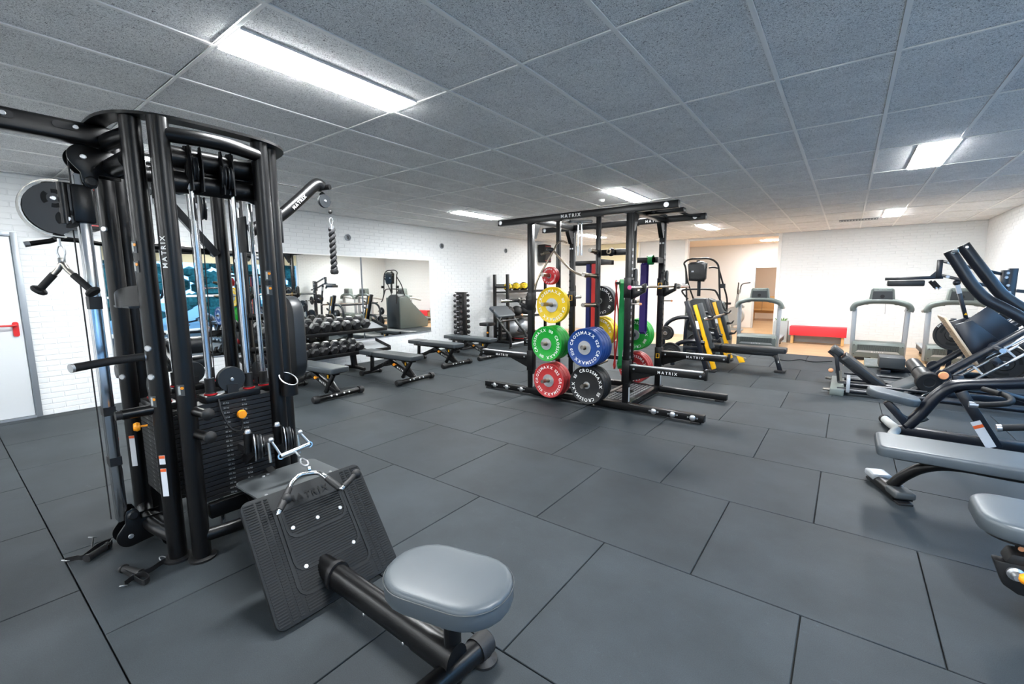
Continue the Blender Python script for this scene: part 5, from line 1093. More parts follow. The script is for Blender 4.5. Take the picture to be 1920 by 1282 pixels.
for k in range(5): obj('step', MB().bb(cx-.3, cx+.28, SCY_+.5+k*.2, SCY_+.72+k*.2, .95-k*.2, 1.0-k*.2), 'belt', sc, bev=.008)
obj('mast', MB().tube([P9(1310, 555), P9(1311, 520), P9(1309, 488)], .036, 14), 'black', sc)
cs = obj('console', MB().cushion(scaled([(-.17, -.2), (.14, -.22), (.18, -.15), (.19, .17), (.1, .21), (-.14, .2), (-.2, .16)]), P9(1310, 509)+V((0, -.02, 0)), (1, 0, 0), (0, 0, 1), .12, .03), 'screen', sc)
obj('screen_label', MB().bb(P9(1300, 510).x, P9(1304, 510).x, SCY_-.15, SCY_-.145, 1.79, 1.82), 'sticker', cs)
def loop(pts, r=.02, nm='handrail'): return obj(nm, MB().tube(curve(pts, 4), r, 12), 'blackm', sc)
yb = SCY_+.75
loop([P9(1288, 586), P9(1287, 545), P9(1286, 505), P9(1283, 493), P9(1294, 486), P9(1310, 485), P9(1330, 485), P9(1343, 492), P9(1348, 505), P9(1349, 540), P9(1350, 560)])
loop([P9(1286, 505), P9(1290, 530, SCY_+.2), P9(1300, 560, SCY_+.4)], .018)
loop([P9(1348, 505), P9(1355, 530, SCY_+.2), P9(1363, 560, SCY_+.4), P9(1362, 590, SCY_+.45)], .018)
loop([P9(1290, 561), P9(1279, 547), P9(1284, 543), P9(1310, 542), P9(1335, 543), P9(1344, 549), P9(1356, 575), P9(1363, 584)], .02)
for u, v in ((1355, 536), (1283, 536)): obj('cup_holder', MB().cyl(P9(u, v+4)+V((.0, 0, 0)), P9(u, v-4), .055, 16), 'blackm', sc)
loop([P9(1347, 503), P9(1338, 501), P9(1329, 502)], .016)
# small hanging handles seen beyond (coat hooks on the opening)
# ------------------------------------------------------------------ flat olympic bench with amber uprights
OY0, OY1 = 8.25, 9.65
ob = thing('olympic_bench', 'flat bench press station with two leaning amber and black uprights', 'weight bench', (-1.6, 8.95, 0))
def leanx(z): return -1.80-.30*z
for y, nm in ((OY0, 0), (OY1, 1)):
    u = obj('upright', MB().beam((leanx(.03)-.08, y-.03, .03), (leanx(1.22)-.12, y-.03, 1.24), .075, .10, (0, 1, 0)), 'navy', ob, bev=.008)
    a = obj('amber_cover', MB().beam((leanx(0)+.02, y+.02, .05), (leanx(1.15)-.0, y+.02, 1.17), .07, .075, (0, 1, 0)), 'amber', ob, bev=.008, label='amber yellow cover strip')
    obj('inner_guard', MB().beam((leanx(.42)+.1, y+.02, .42), (leanx(1.2)+.09, y+.02, 1.2), .07, .10, (0, 1, 0)), 'dgrey', ob, bev=.008)
    for z in (.55, .75, .95):
        obj('bar_hook', MB().prism([(0, -.03), (.1, 0), (.13, .06), (.115, .065), (.08, .02), (0, .03)], (leanx(z)+.14, y, z), (1, 0, 0), (0, 0, 1), -.03, .03), 'blackm', u, bev=.002)
    obj('rubber_foot', MB().bb(leanx(0)-.14, leanx(0)+.06, y-.08, y+.08, 0, .035), 'rub', u, bev=.006)
    obj('warning_sticker', MB().obox((leanx(.78)-.04, y-.069, .82), (1, 0, 0), (0, 1, 0), (-.24, 0, .97), .05, .003, .15), 'sticker', u)
    rf = obj('rear_frame', MB().tube(curve([(leanx(.95)-.1, y, .95), (leanx(.95)-.35, y, .93), (-2.62, y, .82), (-2.68, y, .6), (-2.68, y, .03)], 5), .035, 14), 'navy', ob)
    obj('side_tube', MB().tube(curve([(-1.95, y, .5), (-2.2, y, .52), (-2.42, y, .45), (-2.5, y, .3), (-2.5, y, .05)], 5), .04, 14), 'navy', ob)
    for z, xx in ((.66, -2.58), (.30, -2.5)):
        h = obj('storage_horn', MB().tube([(xx, y, z), (xx, y+(-.24 if nm == 0 else .24), z)], .024, 14), 'steel', ob)
obj('cross_tube', MB().tube([(-2.0, OY0, .9), (-2.0, OY1, .9)], .03, 12), 'navy', ob); obj('cross_tube', MB().tube([(-2.5, OY0, .12), (-2.5, OY1, .12)], .035, 12), 'navy', ob)
obj('spine_beam', MB().beam((-2.5, 8.93, .3), (-.9, 8.93, .3), .07, .07), 'navy', ob, bev=.008)
obj('bench_pad', MB().cushion(rrect(1.02, .30, .04), (-1.27, 8.86, .345), (1, 0, 0), (0, 1, 0), .085), 'padd', ob); obj('head_pad', MB().cushion(rrect(.3, .30, .04), (-1.95, 8.86, .345), (1, 0, 0), (0, 1, 0), .085), 'padd', ob)
lg = obj('front_leg', MB().beam((-.92, 8.88, .3), (-.84, 8.88, .03), .07, .07), 'navy', ob, bev=.006); obj('rubber_foot', MB().bb(-.92, -.76, 8.78, 8.98, 0, .04), 'rub', lg, bev=.006); flat('leg_mark', MB().text('S', (-.87, 8.844, .17), (1, 0, 0), (0, 0, 1), .05, .0015), 'ltr', lg)
obj('amber_lever', MB().prism([(0, 0), (.1, -.02), (.14, -.1), (.05, -.12)], (-1.5, 8.66, .26), (1, 0, 0), (0, 0, 1), -.03, .03), 'amber', ob, bev=.004); obj('amber_lever', MB().prism([(0, 0), (.07, -.02), (.09, -.08), (.03, -.09)], (-1.72, 8.66, .3), (1, 0, 0), (0, 0, 1), -.03, .03), 'amber', ob, bev=.004)
for p, q in (((-1.6, 8.7, .28), (-1.35, 8.7, .22)), ): obj('lever_rod', MB().tube([p, q], .012, 10), 'zinc', ob)
barbell('olympic barbell lying in the hooks of the amber bench station', -1.925, .94, 7.95, 'steel')
def grip_plate(lab, c, R, th, ax=(0, 1, 0), txt=None, grp=None, c2='blk'):
    t = thing('weight_plate', lab, 'weight plate', c, grp); ax = V(ax).normalized()
    obj('disc', MB().lathe([(.027, -th/2), (R*.38, -th/2), (R*.42, -th*.2), (R*.82, -th*.2), (R*.86, -th/2), (R-.006, -th/2), (R, -th*.3), (R, th*.3), (R-.006, th/2), (R*.86, th/2), (R*.82, th*.2), (R*.42, th*.2), (R*.38, th/2), (.027, th/2), (.027, -th/2)], c, ax, 40), c2, t)
    obj('steel_ring', MB().lathe([(.026, -th/2-.002), (.036, -th/2-.002), (.036, th/2+.002), (.026, th/2+.002), (.026, -th/2-.002)], c, ax, 20), 'zinc', t)
    a, b = _frame(ax)
    for k in range(3):
        pa = arc(V(c)-ax*(th*.21), R*.62, k*2.094, k*2.094+.9, 6, a, b); pb2 = arc(V(c)+ax*(th*.21), R*.62, k*2.094, k*2.094+.9, 6, a, b)
        o_ = obj('grip_slot', MB().strip(pa, ax, .004, R*.14), 'gap', t); obj('grip_slot', MB().strip(pb2, ax, .004, R*.14), 'gap', t)
    if txt:
        lt = MB(); ux = V((0, 0, 1)).cross(ax) ; 
        o0 = V(c)+ax*(th*.5); uu = V((0, 0, 1))-ax*ax.z; uu.normalize(); xx = uu.cross(ax)
        lt.arctext(txt, o0, xx, uu, R*.86, 2.4, R*.14, .0015, .15); flat('lettering', lt, 'ltr', t)
    return t
for k, (x, y, z, R, l) in enumerate(((-2.58, 8.1, .66, .13, 'small black grip plate on the upper near horn of the amber bench'), (-2.58, 8.04, .66, .12, 'smaller black grip plate outside on the upper near horn'), (-2.5, 8.1, .30, .19, 'large black grip plate on the lower near horn of the amber bench'), (-2.58, 9.8, .66, .13, 'small black grip plate on the upper far horn of the amber bench'), (-2.5, 9.8, .30, .19, 'large black grip plate on the lower far horn of the amber bench'))):
    grip_plate(l, (x, y, z), R, .035)
# ------------------------------------------------------------------ leg press on the right
LY0, LY1 = 7.55, 8.45; LC = 8.0
lp = thing('leg_press', 'large dark inclined leg press with tread foot plate on the right', 'leg press', (.9, LC, 0))
for y in (LY0, LY1):
    b = obj('base_rail', MB().tube([(-.02, y, .07), (2.15, y, .07)], .035, 14), 'navy', lp)
    obj('lower_rail', MB().tube([(.05, y+.0, .16), (.9, y, .16)], .018, 12), 'navy', b)
fx = obj('front_foot', MB().bb(-.1, .06, LY0-.1, LY1+.1, .0, .09), 'gpl', lp, bev=.012)
for y in (LY0, LY1): obj('foot_peg', MB().tube([(-.18, y, .06), (-.05, y, .06)], .02, 10), 'steel', fx)
obj('frame_clamp', MB().bb(.08, .12, LY0-.05, LY0+.3, .05, .24), 'silver', lp, bev=.006)
obj('centre_beam', MB().bb(-.02, 1.9, LC-.05, LC+.05, .04, .12), 'navy', lp, bev=.006)
sd_, su_ = V((.52, 0, -.4)).normalized(), None
hb0, hb1 = Py(1563, 650, LC), Py(1657, 724, LC)
bdir = (hb1-hb0).normalized(); bn = V((0, 1, 0)).cross(bdir); bn = bn if bn.z > 0 else -bn
obj('head_pad', MB().cushion(rrect(.16, .34, .04), hb0+bdir*.07-bn*.05, bdir, V((0, 1, 0)), .08) if bdir.cross(V((0, 1, 0))).dot(bn) > 0 else MB().cushion(rrect(.34, .16, .04), hb0+bdir*.07-bn*.05, V((0, 1, 0)), bdir, .08), 'padd', lp)
Lb = (hb1-hb0).length-.17
obj('back_pad', MB().cushion(rrect(Lb, .42, .05), hb0+bdir*(.17+Lb/2)-bn*.05, bdir, V((0, 1, 0)), .09) if bdir.cross(V((0, 1, 0))).dot(bn) > 0 else MB().cushion(rrect(.42, Lb, .05), hb0+bdir*(.17+Lb/2)-bn*.05, V((0, 1, 0)), bdir, .09), 'padd', lp)
obj('back_frame', MB().beam(hb0-bn*.075, hb1-bn*.075, .06, .05, (0, 1, 0)), 'navy', lp)
s_ = obj('back_strut', MB().beam((hb0.x+.03, LC, hb0.z-.05), (.0, LC, .1), .05, .06, (0, 1, 0)), 'navy', lp, bev=.004); obj('strut_knob', MB().sphere(Py(1558, 694, LC-.06), .032, 14, (1, .6, 1)), 'peach', s_)
obj('strut_scale', MB().beam((.0, LC-.04, .27), (.02, LC-.04, .12), .03, .01, (0, 1, 0)), 'steel', s_)
# seat box, roller pads
obj('seat_pad', MB().cushion(rrect(.4, .5, .06), Py(1690, 728, LC)+V((.05, 0, -.0)), V((.85, 0, .52)), V((0, 1, 0)), .1) if V((.85, 0, .52)).cross(V((0, 1, 0))).z > 0 else MB(), 'pad', lp)
r0, r1 = Py(1712, 682, LC+.25), Py(1741, 716, LC-.42)
ro = obj('roller_pad', MB().tube([r0, r0+(r1-r0)*.46], .085, 22), 'padd', lp); ro2 = obj('roller_pad', MB().tube([r0+(r1-r0)*.54, r1], .095, 22), 'padd', lp)
dr_ = (r1-r0).normalized(); obj('roller_disc', MB().lathe([(.125, -.05), (.13, -.04), (.13, .02), (.12, .03), (.06, .03), (.055, .026), (.0001, .026)], r1, dr_, 30), 'rub', ro2)
# inclined rails
i0 = V((.68, 0, .05)); i1 = V((2.05, 0, 1.335)); idr = (i1-i0).normalized(); inr = V((-idr.z, 0, idr.x))
for y in (LC-.36, LC+.36):
    rl = obj('incline_rail', MB().tube([i0+V((0, y, 0)), i1+V((0, y, 0))], .042, 16), 'navy', lp)
    obj('guide_rod', MB().tube([i0+V((.06, y, -.08)), i1+V((.06, y, -.08))], .016, 12), 'chrome', rl); obj('guide_rod', MB().tube([i0+V((.12, y-.06, -.16)), i1+V((.12, y-.06, -.16))], .016, 12), 'chrome', rl)
    for f in (.30, .52, .68, .86):
        p = i0+(i1-i0)*f+V((.09, y, -.12)); obj('rail_bracket', MB().obox(p, idr, (0, 1, 0), inr, .08, .09, .11), 'navy', rl, bev=.005)
    for f in (.42, .6): obj('bracket_plate', MB().obox(i0+(i1-i0)*f+V((.08, y-.05, -.11)), idr, (0, 1, 0), inr, .02, .012, .14), 'silver', rl)
flat('rail_lettering', MB().text('MATRIX', i0+(i1-i0)*.82+V((0, LC-.403, -.01)), idr, inr, .045, .003, .25), 'lgrey', lp)
for y in (LC-.42, LC+.36): obj('pivot_hub', MB().lathe([(.07, -.03), (.075, 0), (.07, .03), (.0001, .032)], Py(1768, 703, LC-.42)+V((0, y-(LC-.42), 0)), (0, -1, 0), 20), 'navy', lp)
obj('orange_knob', MB().lathe([(.045, 0), (.05, .01), (.042, .024), (.0001, .026)], Py(1769, 704, LC-.46), (0, -1, 0), 20), 'peach', lp)
obj('rear_post', MB().beam((1.98, LC-.36, .05), (1.98, LC-.36, 1.1), .08, .08), 'navy', lp, bev=.006); obj('rear_post', MB().beam((1.98, LC+.36, .05), (1.98, LC+.36, 1.1), .08, .08), 'navy', lp, bev=.006)
obj('post_clamp', MB().beam(Py(1795, 703, LC-.4), Py(1800, 735, LC-.4), .1, .1), 'navy', lp, bev=.008)
# carriage with foot plate
ft, fb_ = Py(1765, 592, LC), Py(1827, 682, LC)
fd = (fb_-ft).normalized(); fnrm = V((0, 1, 0)).cross(fd).normalized()
if fnrm.x > 0: fnrm = -fnrm
fpn = obj('foot_plate', MB().obox((ft+fb_)/2, V((0, 1, 0)), fd, fnrm, .5, (fb_-ft).length, .03), 'plate', lp, bev=.008, label='pale bronze tread plate')
di = MB(); LL = (fb_-ft).length; a45 = (V((0, 1, 0))+fd).normalized(); b45 = (V((0, 1, 0))-fd).normalized()
for i in range(18):
    for j in range(16):
        p = (ft+fb_)/2+V((0, 1, 0))*(-.225+i*.0265)+fd*(-LL/2+.03+j*(LL-.06)/15)+fnrm*.016
        d_ = a45 if (i+j) % 2 else b45; di.obox(p, d_, d_.cross(fnrm), fnrm, .035, .009, .003)
stuff(obj('tread_diamonds', di, 'plate', fpn))
pt = [ft+(fb_-ft)*.12-fnrm*.02, ft+(fb_-ft)*.98-fnrm*.02, fb_-fnrm*.36+V((.0, 0, .1)), Py(1868, 638, LC), ft+(fb_-ft)*.12-fnrm*.2]
side = [Py(1788, 612, LC), Py(1815, 597, LC), Py(1872, 638, LC), Py(1848, 650, LC), Py(1818, 660, LC), Py(1826, 678, LC)]
so = Py(1826, 640, LC)
obj('carriage_side', MB().prism([(p.x-so.x, p.z-so.z) for p in (Py(1784, 606, LC), Py(1815, 598, LC), Py(1875, 642, LC), Py(1850, 655, LC), Py(1828, 682, LC))], V((so.x, LC+.22, so.z)), (1, 0, 0), (0, 0, 1), -.012, .012), 'navy', lp, bev=.003)
obj('carriage_side', MB().prism([(p.x-so.x, p.z-so.z) for p in (Py(1784, 606, LC), Py(1815, 598, LC), Py(1875, 642, LC), Py(1850, 655, LC), Py(1828, 682, LC))], V((so.x, LC-.22, so.z)), (1, 0, 0), (0, 0, 1), -.012, .012), 'navy', lp, bev=.003)
q1, q2, q3 = Py(1815, 598, LC), Py(1875, 642, LC), Py(1784, 606, LC)
obj('carriage_cover', MB().beam((q1.x, LC, q1.z), (q2.x, LC, q2.z), .02, .46, (q1-q2).cross(V((0, 1, 0)))), 'navy', lp, bev=.004)
for y in (LC-.5, LC+.5):
    h = obj('plate_horn', MB().tube([(q2.x-.1, LC+(y-LC)*.7, q2.z-.03), (q2.x-.1, y+(y-LC)*.35, q2.z-.03)], .028, 14), 'chrome', lp)
    obj('carriage_hub', MB().tube([(q2.x-.1, LC+(y-LC)*.6, q2.z-.03), (q2.x-.1, LC+(y-LC)*.78, q2.z-.03)], .06, 16), 'navy', lp)
grip_plate('black grip plate with white lettering behind the leg press foot plate', Py(1788, 628, 9.15), .23, .04, (-.3, -1, 0), 'ZIVA')
# ------------------------------------------------------------------ lever arm machine at the back right
LV = 10.1
lv = thing('lever_machine', 'black plate-loaded machine with a parallelogram lever arm and flat pad, at the back right', 'gym machine', (1.95, LV, 0))
def L9(u, v, y=LV): return Py(u, v, y)
tpx = L9(1900, 503); btx = V((tpx.x, LV, 0))
po = obj('post', MB().bb(tpx.x-.05, tpx.x+.05, LV-.05, LV+.05, .05, tpx.z), 'navy', lv, bev=.005)
for u, v in ((1888, 512), (1885, 520), (1888, 535), (1890, 548)): obj('post_bolt', bolt(MB(), L9(u, v)+V((0, -.06, 0)), (0, -1, 0), .022, .015), 'zinc', po)
obj('post_clamp', MB().bb(tpx.x-.12, tpx.x-.04, LV-.06, LV+.06, 1.35, 1.72), 'navy', po, bev=.005)
for a, b, nm in ((L9(1768, 490), L9(1884, 515), 'upper_link'), (L9(1765, 516), L9(1884, 543), 'lower_link')):
    o_ = obj(nm, MB().beam(a, b, .045, .06, (0, 1, 0)), 'navy', lv, bev=.004)
    for e in (a+(b-a)*.1, b): obj('link_bolt', bolt(MB(), e+V((0, -.03, 0)), (0, -1, 0), .028, .014), 'zinc', o_)
o_ = obj('elbow', MB().bb(L9(1762, 490).x-.03, L9(1762, 490).x+.04, LV-.035, LV+.035, L9(1764, 522).z, L9(1765, 487).z), 'navy', lv, bev=.004)
e0 = L9(1768, 522); e1 = L9(1662, 525)
obj('pad_arm', MB().beam(V((e1.x-.02, LV, e0.z+.0)), V((e0.x, LV, e0.z+.02)), .05, .055, (0, 1, 0)), 'navy', lv, bev=.004)
obj('arm_gusset', MB().prism([(0, 0), (.12, 0), (.12, .14)], V((e0.x-.18, LV, e0.z+.02)), (1, 0, 0), (0, 0, 1), -.02, .02), 'navy', lv)
p0, p1 = L9(1664, 526), L9(1733, 526)
obj('lever_pad', MB().box(((p0.x+p1.x)/2, LV, e0.z-.075), (p1.x-p0.x, .26, .1)), 'padd', lv, bev=.02, seg=3)
for k in (0, 1): gp = obj('hand_grip', MB().tube([L9(1743+k*7, 527), L9(1755+k*7, 540)], .024, 12), 'foam', lv); obj('grip_cap', MB().tube([L9(1754+k*7, 539), L9(1756+k*7, 541)], .025, 12), 'zinc', gp)
g_ = obj('gas_strut', MB().beam(L9(1795, 534), L9(1812, 600), .05, .06, (0, 1, 0)), 'navy', lv, bev=.004); obj('strut_sleeve', MB().beam(L9(1795, 534), L9(1799, 550), .055, .066, (0, 1, 0)), 'silver', g_); obj('strut_joint', MB().sphere(L9(1794, 530), .05, 12), 'navy', g_)
obj('caution_mark', MB().prism([(-.02, -.018), (.02, -.018), (0, .02)], L9(1810, 588)+V((0, -.035, 0)), (1, 0, 0), (0, 0, 1), .0, .003), 'amber', g_)
obj('strut_post', MB().beam(L9(1812, 600), V((L9(1812, 600).x+.05, LV, .05)), .06, .06, (0, 1, 0)), 'navy', lv)
obj('base_beam', MB().bb(.55, tpx.x+.1, LV-.05, LV+.05, .0, .09), 'navy', lv, bev=.006); obj('base_foot', MB().bb(tpx.x-.08, tpx.x+.08, LV-.5, LV+.4, 0, .07), 'navy', lv, bev=.006); obj('base_foot', MB().bb(.55, .68, LV-.4, LV+.4, 0, .07), 'navy', lv, bev=.006)
obj('back_arm', MB().beam(L9(1905, 545), V((2.25, LV, 1.38)), .05, .06, (0, 1, 0)), 'navy', lv)
hn = obj('storage_horn', MB().tube([(tpx.x-.05, LV, 1.02), (tpx.x-.42, LV-.0, .94)], .035, 14), 'navy', lv); hn = obj('storage_horn', MB().tube([(tpx.x, LV-.05, .95), (tpx.x, LV-.3, .95)], .026, 14), 'steel', lv); hn = obj('storage_horn', MB().tube([(tpx.x, LV-.05, .3), (tpx.x, LV-.34, .3)], .026, 14), 'steel', lv)
obj('foot_step', MB().bb(.52, .86, LV-.35, LV+.1, .09, .28), 'dgrey', lv, bev=.02)
grip_plate('black plate with orange mark on the post of the lever machine', (tpx.x, LV-.16, .95), .17, .045, (.15, -1, 0))
grip_plate('black grip plate high behind the curved bars at the right', L9(1872, 592)+V((0, .1, 0)), .19, .04, (-.8, -1, 0))
grip_plate('largest black grip plate, low on the post of the lever machine', (tpx.x, LV-.2, .3), .28, .05, (-.15, -1, 0))
fs_ = thing('foot_ramp', 'grey ribbed foot platform on the floor before the middle treadmill', 'foot platform', (.45, 10.75, 0))
obj('ramp_board', MB().prism([(0, .01), (.0, .03), (.55, .1), (.55, .01)], (.35, 10.3, 0), (0, 1, 0), (0, 0, 1), .0, .38), 'gpl', fs_)
for k in range(8): obj('rib', MB().beam((.36, 10.34+k*.06, .04+k*.0078), (.72, 10.34+k*.06, .04+k*.0078), .012, .012), 'lgrey', fs_)
# ------------------------------------------------------------------ row machine nearer right
RY = 5.85
rw = thing('row_machine', 'dark bench-like row machine with arched frame, small grey pad and side handles on the right', 'gym machine', (.9, RY, 0))
def R5(u, v, y=RY): return Py(u, v, y)
fr_ = curve([R5(1700, 798), R5(1726, 775), R5(1750, 748), R5(1775, 729), R5(1800, 722), R5(1860, 720), R5(1925, 718), R5(2010, 716)], 6)
obj('arched_frame', MB().tube(fr_, .055, 16, flat=1.0), 'navy', rw)
obj('front_strut', MB().beam(R5(1662, 752), R5(1704, 800), .07, .085, (0, 1, 0)), 'navy', rw, bev=.01)
ft_ = obj('front_foot', MB().tube(curve([V((.43, RY-.42, .05)), V((.46, RY-.2, .06)), V((.5, RY, .062)), V((.46, RY+.2, .06)), V((.43, RY+.42, .05))], 4), .04, 14), 'lgrey', rw)
for s in (-1, 1): obj('rubber_foot', MB().sphere(V((.43, RY+s*.42, .05)), .052, 14), 'rub', ft_)
bl = obj('rear_leg', MB().beam(R5(1800, 732), R5(1868, 838), .085, .10, (0, 1, 0)), 'navy', rw, bev=.008)
sa, sb_ = R5(1832, 797), R5(1850, 826); sdv = (sb_-sa).normalized(); 
obj('warning_sticker', MB().obox((sa+sb_)/2+V((.0, -.052, 0)), sdv, (0, 1, 0), sdv.cross(V((0, 1, 0))), .26, .003, .07), 'sticker', bl); obj('sticker_header', MB().obox(sa+V((-.0, -.0535, .0))-sdv*.0, sdv, (0, 1, 0), sdv.cross(V((0, 1, 0))), .03, .003, .07), 'stor', bl)
obj('floor_beam', MB().beam((.5, RY, .06), (2.0, RY, .06), .07, .08), 'navy', rw, bev=.006); obj('rear_foot', MB().bb(1.9, 2.02, RY-.35, RY+.35, 0, .08), 'navy', rw, bev=.01)
obj('cup_bracket', MB().tube(arc(R5(1712, 762), .14, 3.5, 5.6, 8), .03, 12), 'dgrey', rw)
pp = R5(1672, 742); pdv = (R5(1707, 750)-R5(1638, 733)).normalized()
obj('front_pad', MB().cushion(rrect(.42, .30, .09), pp-V((0, 0, .035)), pdv, V((0, 1, 0)) if pdv.cross(V((0, 1, 0))).z > 0 else V((0, -1, 0)), .075), 'pad', rw)
# side handles with silver ends
HY = RY-.35
hp_ = [R5(1820, 758, HY), R5(1862, 758, HY), R5(1890, 756, HY), R5(1897, 750, HY+.05), R5(1890, 743, HY+.12), R5(1872, 736, HY+.2)]
h_ = obj('side_handle', MB().tube(curve(hp_, 5), .024, 14), 'foam', rw); obj('handle_cap', MB().tube([hp_[0]+V((-.012, 0, 0)), hp_[0]+V((.045, 0, 0))], .027, 14), 'zinc', h_)
h_ = obj('cross_handle', MB().tube([R5(1843, 729, RY-.1), R5(1875, 738, RY-.2)], .024, 14), 'foam', rw); obj('handle_arm', MB().tube([R5(1866, 733, RY-.15), R5(1925, 750, RY-.15), R5(1990, 770, RY-.1)], .026, 12), 'navy', h_)
h_ = obj('low_handle', MB().tube([R5(1872, 802, RY-.6), R5(1960, 800, RY-.6)], .028, 14), 'foam', rw); obj('handle_cap', MB().tube([R5(1868, 802, RY-.6), R5(1878, 802, RY-.6)], .031, 14), 'zinc', h_); obj('handle_link', MB().beam(R5(1958, 800, RY-.6), V((R5(1958, 800, RY-.6).x+.05, RY, .5)), .05, .05), 'navy', rw)
# ------------------------------------------------------------------ curved press arms reaching in from the right
PY = 4.3
ps = thing('press_machine', 'dark press machine at the right edge, two long curved foam arms rising into view', 'gym machine', (1.55, PY+.2, 0))
for k, (y, pts) in enumerate(((PY-.02, [(1781, 471), (1800, 500), (1822, 533), (1848, 560), (1880, 577), (1922, 600), (1975, 640)]), (PY+.33, [(1806, 460), (1830, 492), (1858, 528), (1882, 555), (1922, 582), (1975, 615)]))):
    pp_ = curve([Py(u, v, y) for u, v in pts], 5)
    o_ = obj('press_arm', MB().tube(pp_, .035 if k == 0 else .038, 20), 'navy', ps, label='long curved padded arm')
    obj('arm_cap', MB().tube([pp_[0]-(pp_[1]-pp_[0])*.12, pp_[0]+(pp_[1]-pp_[0])*.02], .0345 if k == 0 else .0375, 20), 'rub', o_); obj('cap_bolt', bolt(MB(), pp_[1]+V((0, -.036, .008)), (0, -1, .2), .011), 'zinc', o_)
    if k == 0: obj('chrome_peg', MB().tube([Py(1786, 471, y-.05), Py(1797, 470, y-.06)], .012, 12), 'chrome', o_)
    e = pp_[-1]; obj('arm_root', MB().tube([e, V((1.5, PY+.15, 1.0))], .036, 14), 'navy', ps)
obj('pivot_post', MB().beam((1.5, PY+.15, .0), (1.5, PY+.15, 1.1), .1, .1), 'navy', ps, bev=.008)
obj('base_frame', MB().beam((1.1, PY+.15, .05), (2.1, PY+.15, .05), .1, .1), 'navy', ps, bev=.008); obj('base_foot', MB().bb(2.0, 2.1, PY-.3, PY+.6, 0, .08), 'navy', ps, bev=.008)
# ------------------------------------------------------------------ flat bench front right
fbn = thing('flat_bench', 'long flat grey padded bench with curved leg at the right edge', 'weight bench', (1.0, 4.02, 0))
obj('pad', MB().cushion(rrect(1.5, .40, .05), (.99, 4.02, .37), (1, 0, 0), (0, 1, 0), .075, .02), 'pad', fbn); obj('pad_board', MB().bb(.34, 1.7, 3.9, 4.14, .345, .37), 'blackm', fbn, bev=.006)
obj('spine_tube', MB().tube(curve([(.36, 4.13, .075), (.42, 4.11, .17), (.52, 4.08, .27), (.66, 4.05, .325), (.9, 4.02, .335), (1.4, 4.02, .335)], 5), .036, 16), 'black', fbn)
fo = obj('front_foot', MB().prism([(-.06, 0), (.07, 0), (.06, .03), (.03, .055), (-.03, .06), (-.055, .04)], (.35, 4.2, .012), (.93, .35, 0), (0, 0, 1), -.19, .19), 'black', fbn, bev=.01)
dxy = V((.35, -.93, 0))
for s, mm in ((-1, 'silver'), (1, 'dgrey')):
    c = V((.35, 4.2, .05))+dxy*(s*.16); obj('foot_cover', MB().obox(c+V((0, 0, .012)), dxy, (.93, .35, 0), (0, 0, 1), .14, .13, .05), mm, fo, bev=.016, seg=3); obj('foot_pad', MB().obox(V((.35, 4.2, .008))+dxy*(s*.19), dxy, (.93, .35, 0), (0, 0, 1), .1, .09, .016), 'rub', fo, bev=.004)
for d in (-.03, .05): obj('foot_bolt', bolt(MB(), V((.4, 4.2, .075))+dxy*d, (.5, .1, .8), .012), 'zinc', fo)
obj('rear_leg', MB().tube(curve([(1.4, 4.02, .335), (1.55, 4.02, .25), (1.6, 4.02, .06)], 4), .036, 14), 'black', fbn); obj('rear_foot', MB().bb(1.55, 1.65, 3.8, 4.24, 0, .07), 'black', fbn, bev=.01)
# ------------------------------------------------------------------ adjustable bench cut by the lower right edge
ab = thing('adjustable_bench', 'grey padded adjustable bench with orange dotted ladder, cut by the lower right edge', 'weight bench', (.95, 2.95, 0))
ZT = .5; o0 = V((1.02, 2.98, ZT-.085))
t0 = Pz(1829, 938, ZT); 
obj('seat_pad', MB().cushion(rrect(.86, .40, .12), (t0.x+.42, 2.95, ZT-.085), (1, 0, .0), (0, 1, 0), .08, .022), 'pad', ab); obj('pad_board', MB().prism(rrect(.8, .34, .1)(0), (t0.x+.42, 2.95, ZT-.1), (1, 0, 0), (0, 1, 0), 0, .016), 'blackm', ab)
la_ = obj('ladder', MB().beam(Py(1906, 1003, 2.86), Py(1920, 1040, 2.86), .035, .02, (0, 1, 0)), 'blackm', ab, bev=.003)
for k in range(3): obj('ladder_dot', MB().lathe([(.011, 0), (.011, .004), (.0001, .004)], Py(1906+k*4.5, 1003+k*13, 2.84), (0, -1, 0), 14), 'peach', la_)
jx = Py(1910, 1075, 2.85)
obj('pivot_housing', MB().prism([(-.09, .05), (.2, .06), (.2, -.09), (.0, -.09), (-.05, -.06)], jx, (1, 0, 0), (0, 0, 1), -.03, .03), 'blackm', ab, bev=.01)
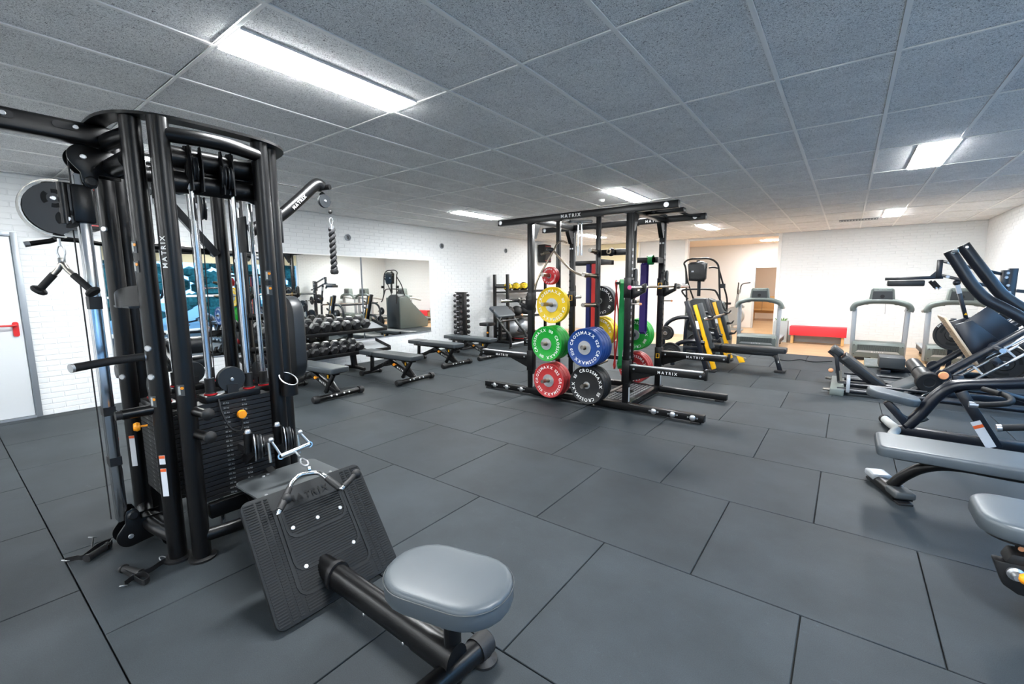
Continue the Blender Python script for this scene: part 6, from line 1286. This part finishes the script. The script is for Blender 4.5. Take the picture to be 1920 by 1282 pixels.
obj('housing_top', MB().prism([(-.05, 0), (-.03, .05), (.25, .06), (.25, 0)], Py(1907, 1052, 2.85), (1, 0, 0), (0, 0, 1), -.05, .05), 'rub', ab, bev=.012)
pn_ = obj('lock_pin', MB().lathe([(.03, 0), (.03, .012), (.02, .02), (.014, .045), (.0001, .045)], Py(1904, 1075, 2.82), (0, -1, 0), 18), 'zinc', ab); obj('pull_knob', MB().sphere(Py(1923, 1086, 2.78), .024, 14), 'orange', pn_)
obj('main_beam', MB().beam(jx+V((.1, .02, .0)), V((1.5, 2.9, .12)), .07, .08), 'black', ab, bev=.006); obj('rear_foot_bar', MB().tube([(1.5, 2.6, .06), (1.5, 3.2, .06)], .045, 14), 'black', ab); obj('support_post', MB().beam(jx+V((.12, .05, -.0)), V((jx.x+.14, 2.93, ZT-.1)), .05, .05), 'black', ab); obj('front_leg', MB().beam(jx+V((.14, .05, -.03)), (jx.x+.12, 2.9, .03), .06, .06), 'black', ab); obj('front_foot_bar', MB().tube([(jx.x+.12, 2.72, .045), (jx.x+.12, 3.1, .045)], .035, 14), 'black', ab)
# plate tree holding the lettered plate, and a cable on the floor
zc_ = Py(1788, 628, 9.15); ptree = thing('plate_tree', 'slim dark post carrying the lettered plate behind the leg press', 'plate rack', (zc_.x, 9.3, 0))
obj('post', MB().bb(zc_.x-.03, zc_.x+.03, 9.27, 9.33, .05, 1.0), 'navy', ptree, bev=.004); obj('base', MB().bb(zc_.x-.25, zc_.x+.25, 9.1, 9.5, 0, .05), 'navy', ptree, bev=.008); obj('horn', MB().tube([(zc_.x, 9.28, zc_.z), (zc_.x-.04, 9.02, zc_.z)], .025, 14), 'steel', ptree)
pc_ = [Pz(1448, 668, .008), Pz(1462, 674, .008), Pz(1480, 676, .008), Pz(1500, 674, .008), Pz(1525, 678, .008), Pz(1560, 677, .008)]
tag(obj('extension_cable', MB().tube(curve(pc_, 5), .008, 8), 'rub', loc=(pc_[2].x, pc_[2].y, 0)), 'black power cord lying on the rubber floor before the first treadmill', 'cord')
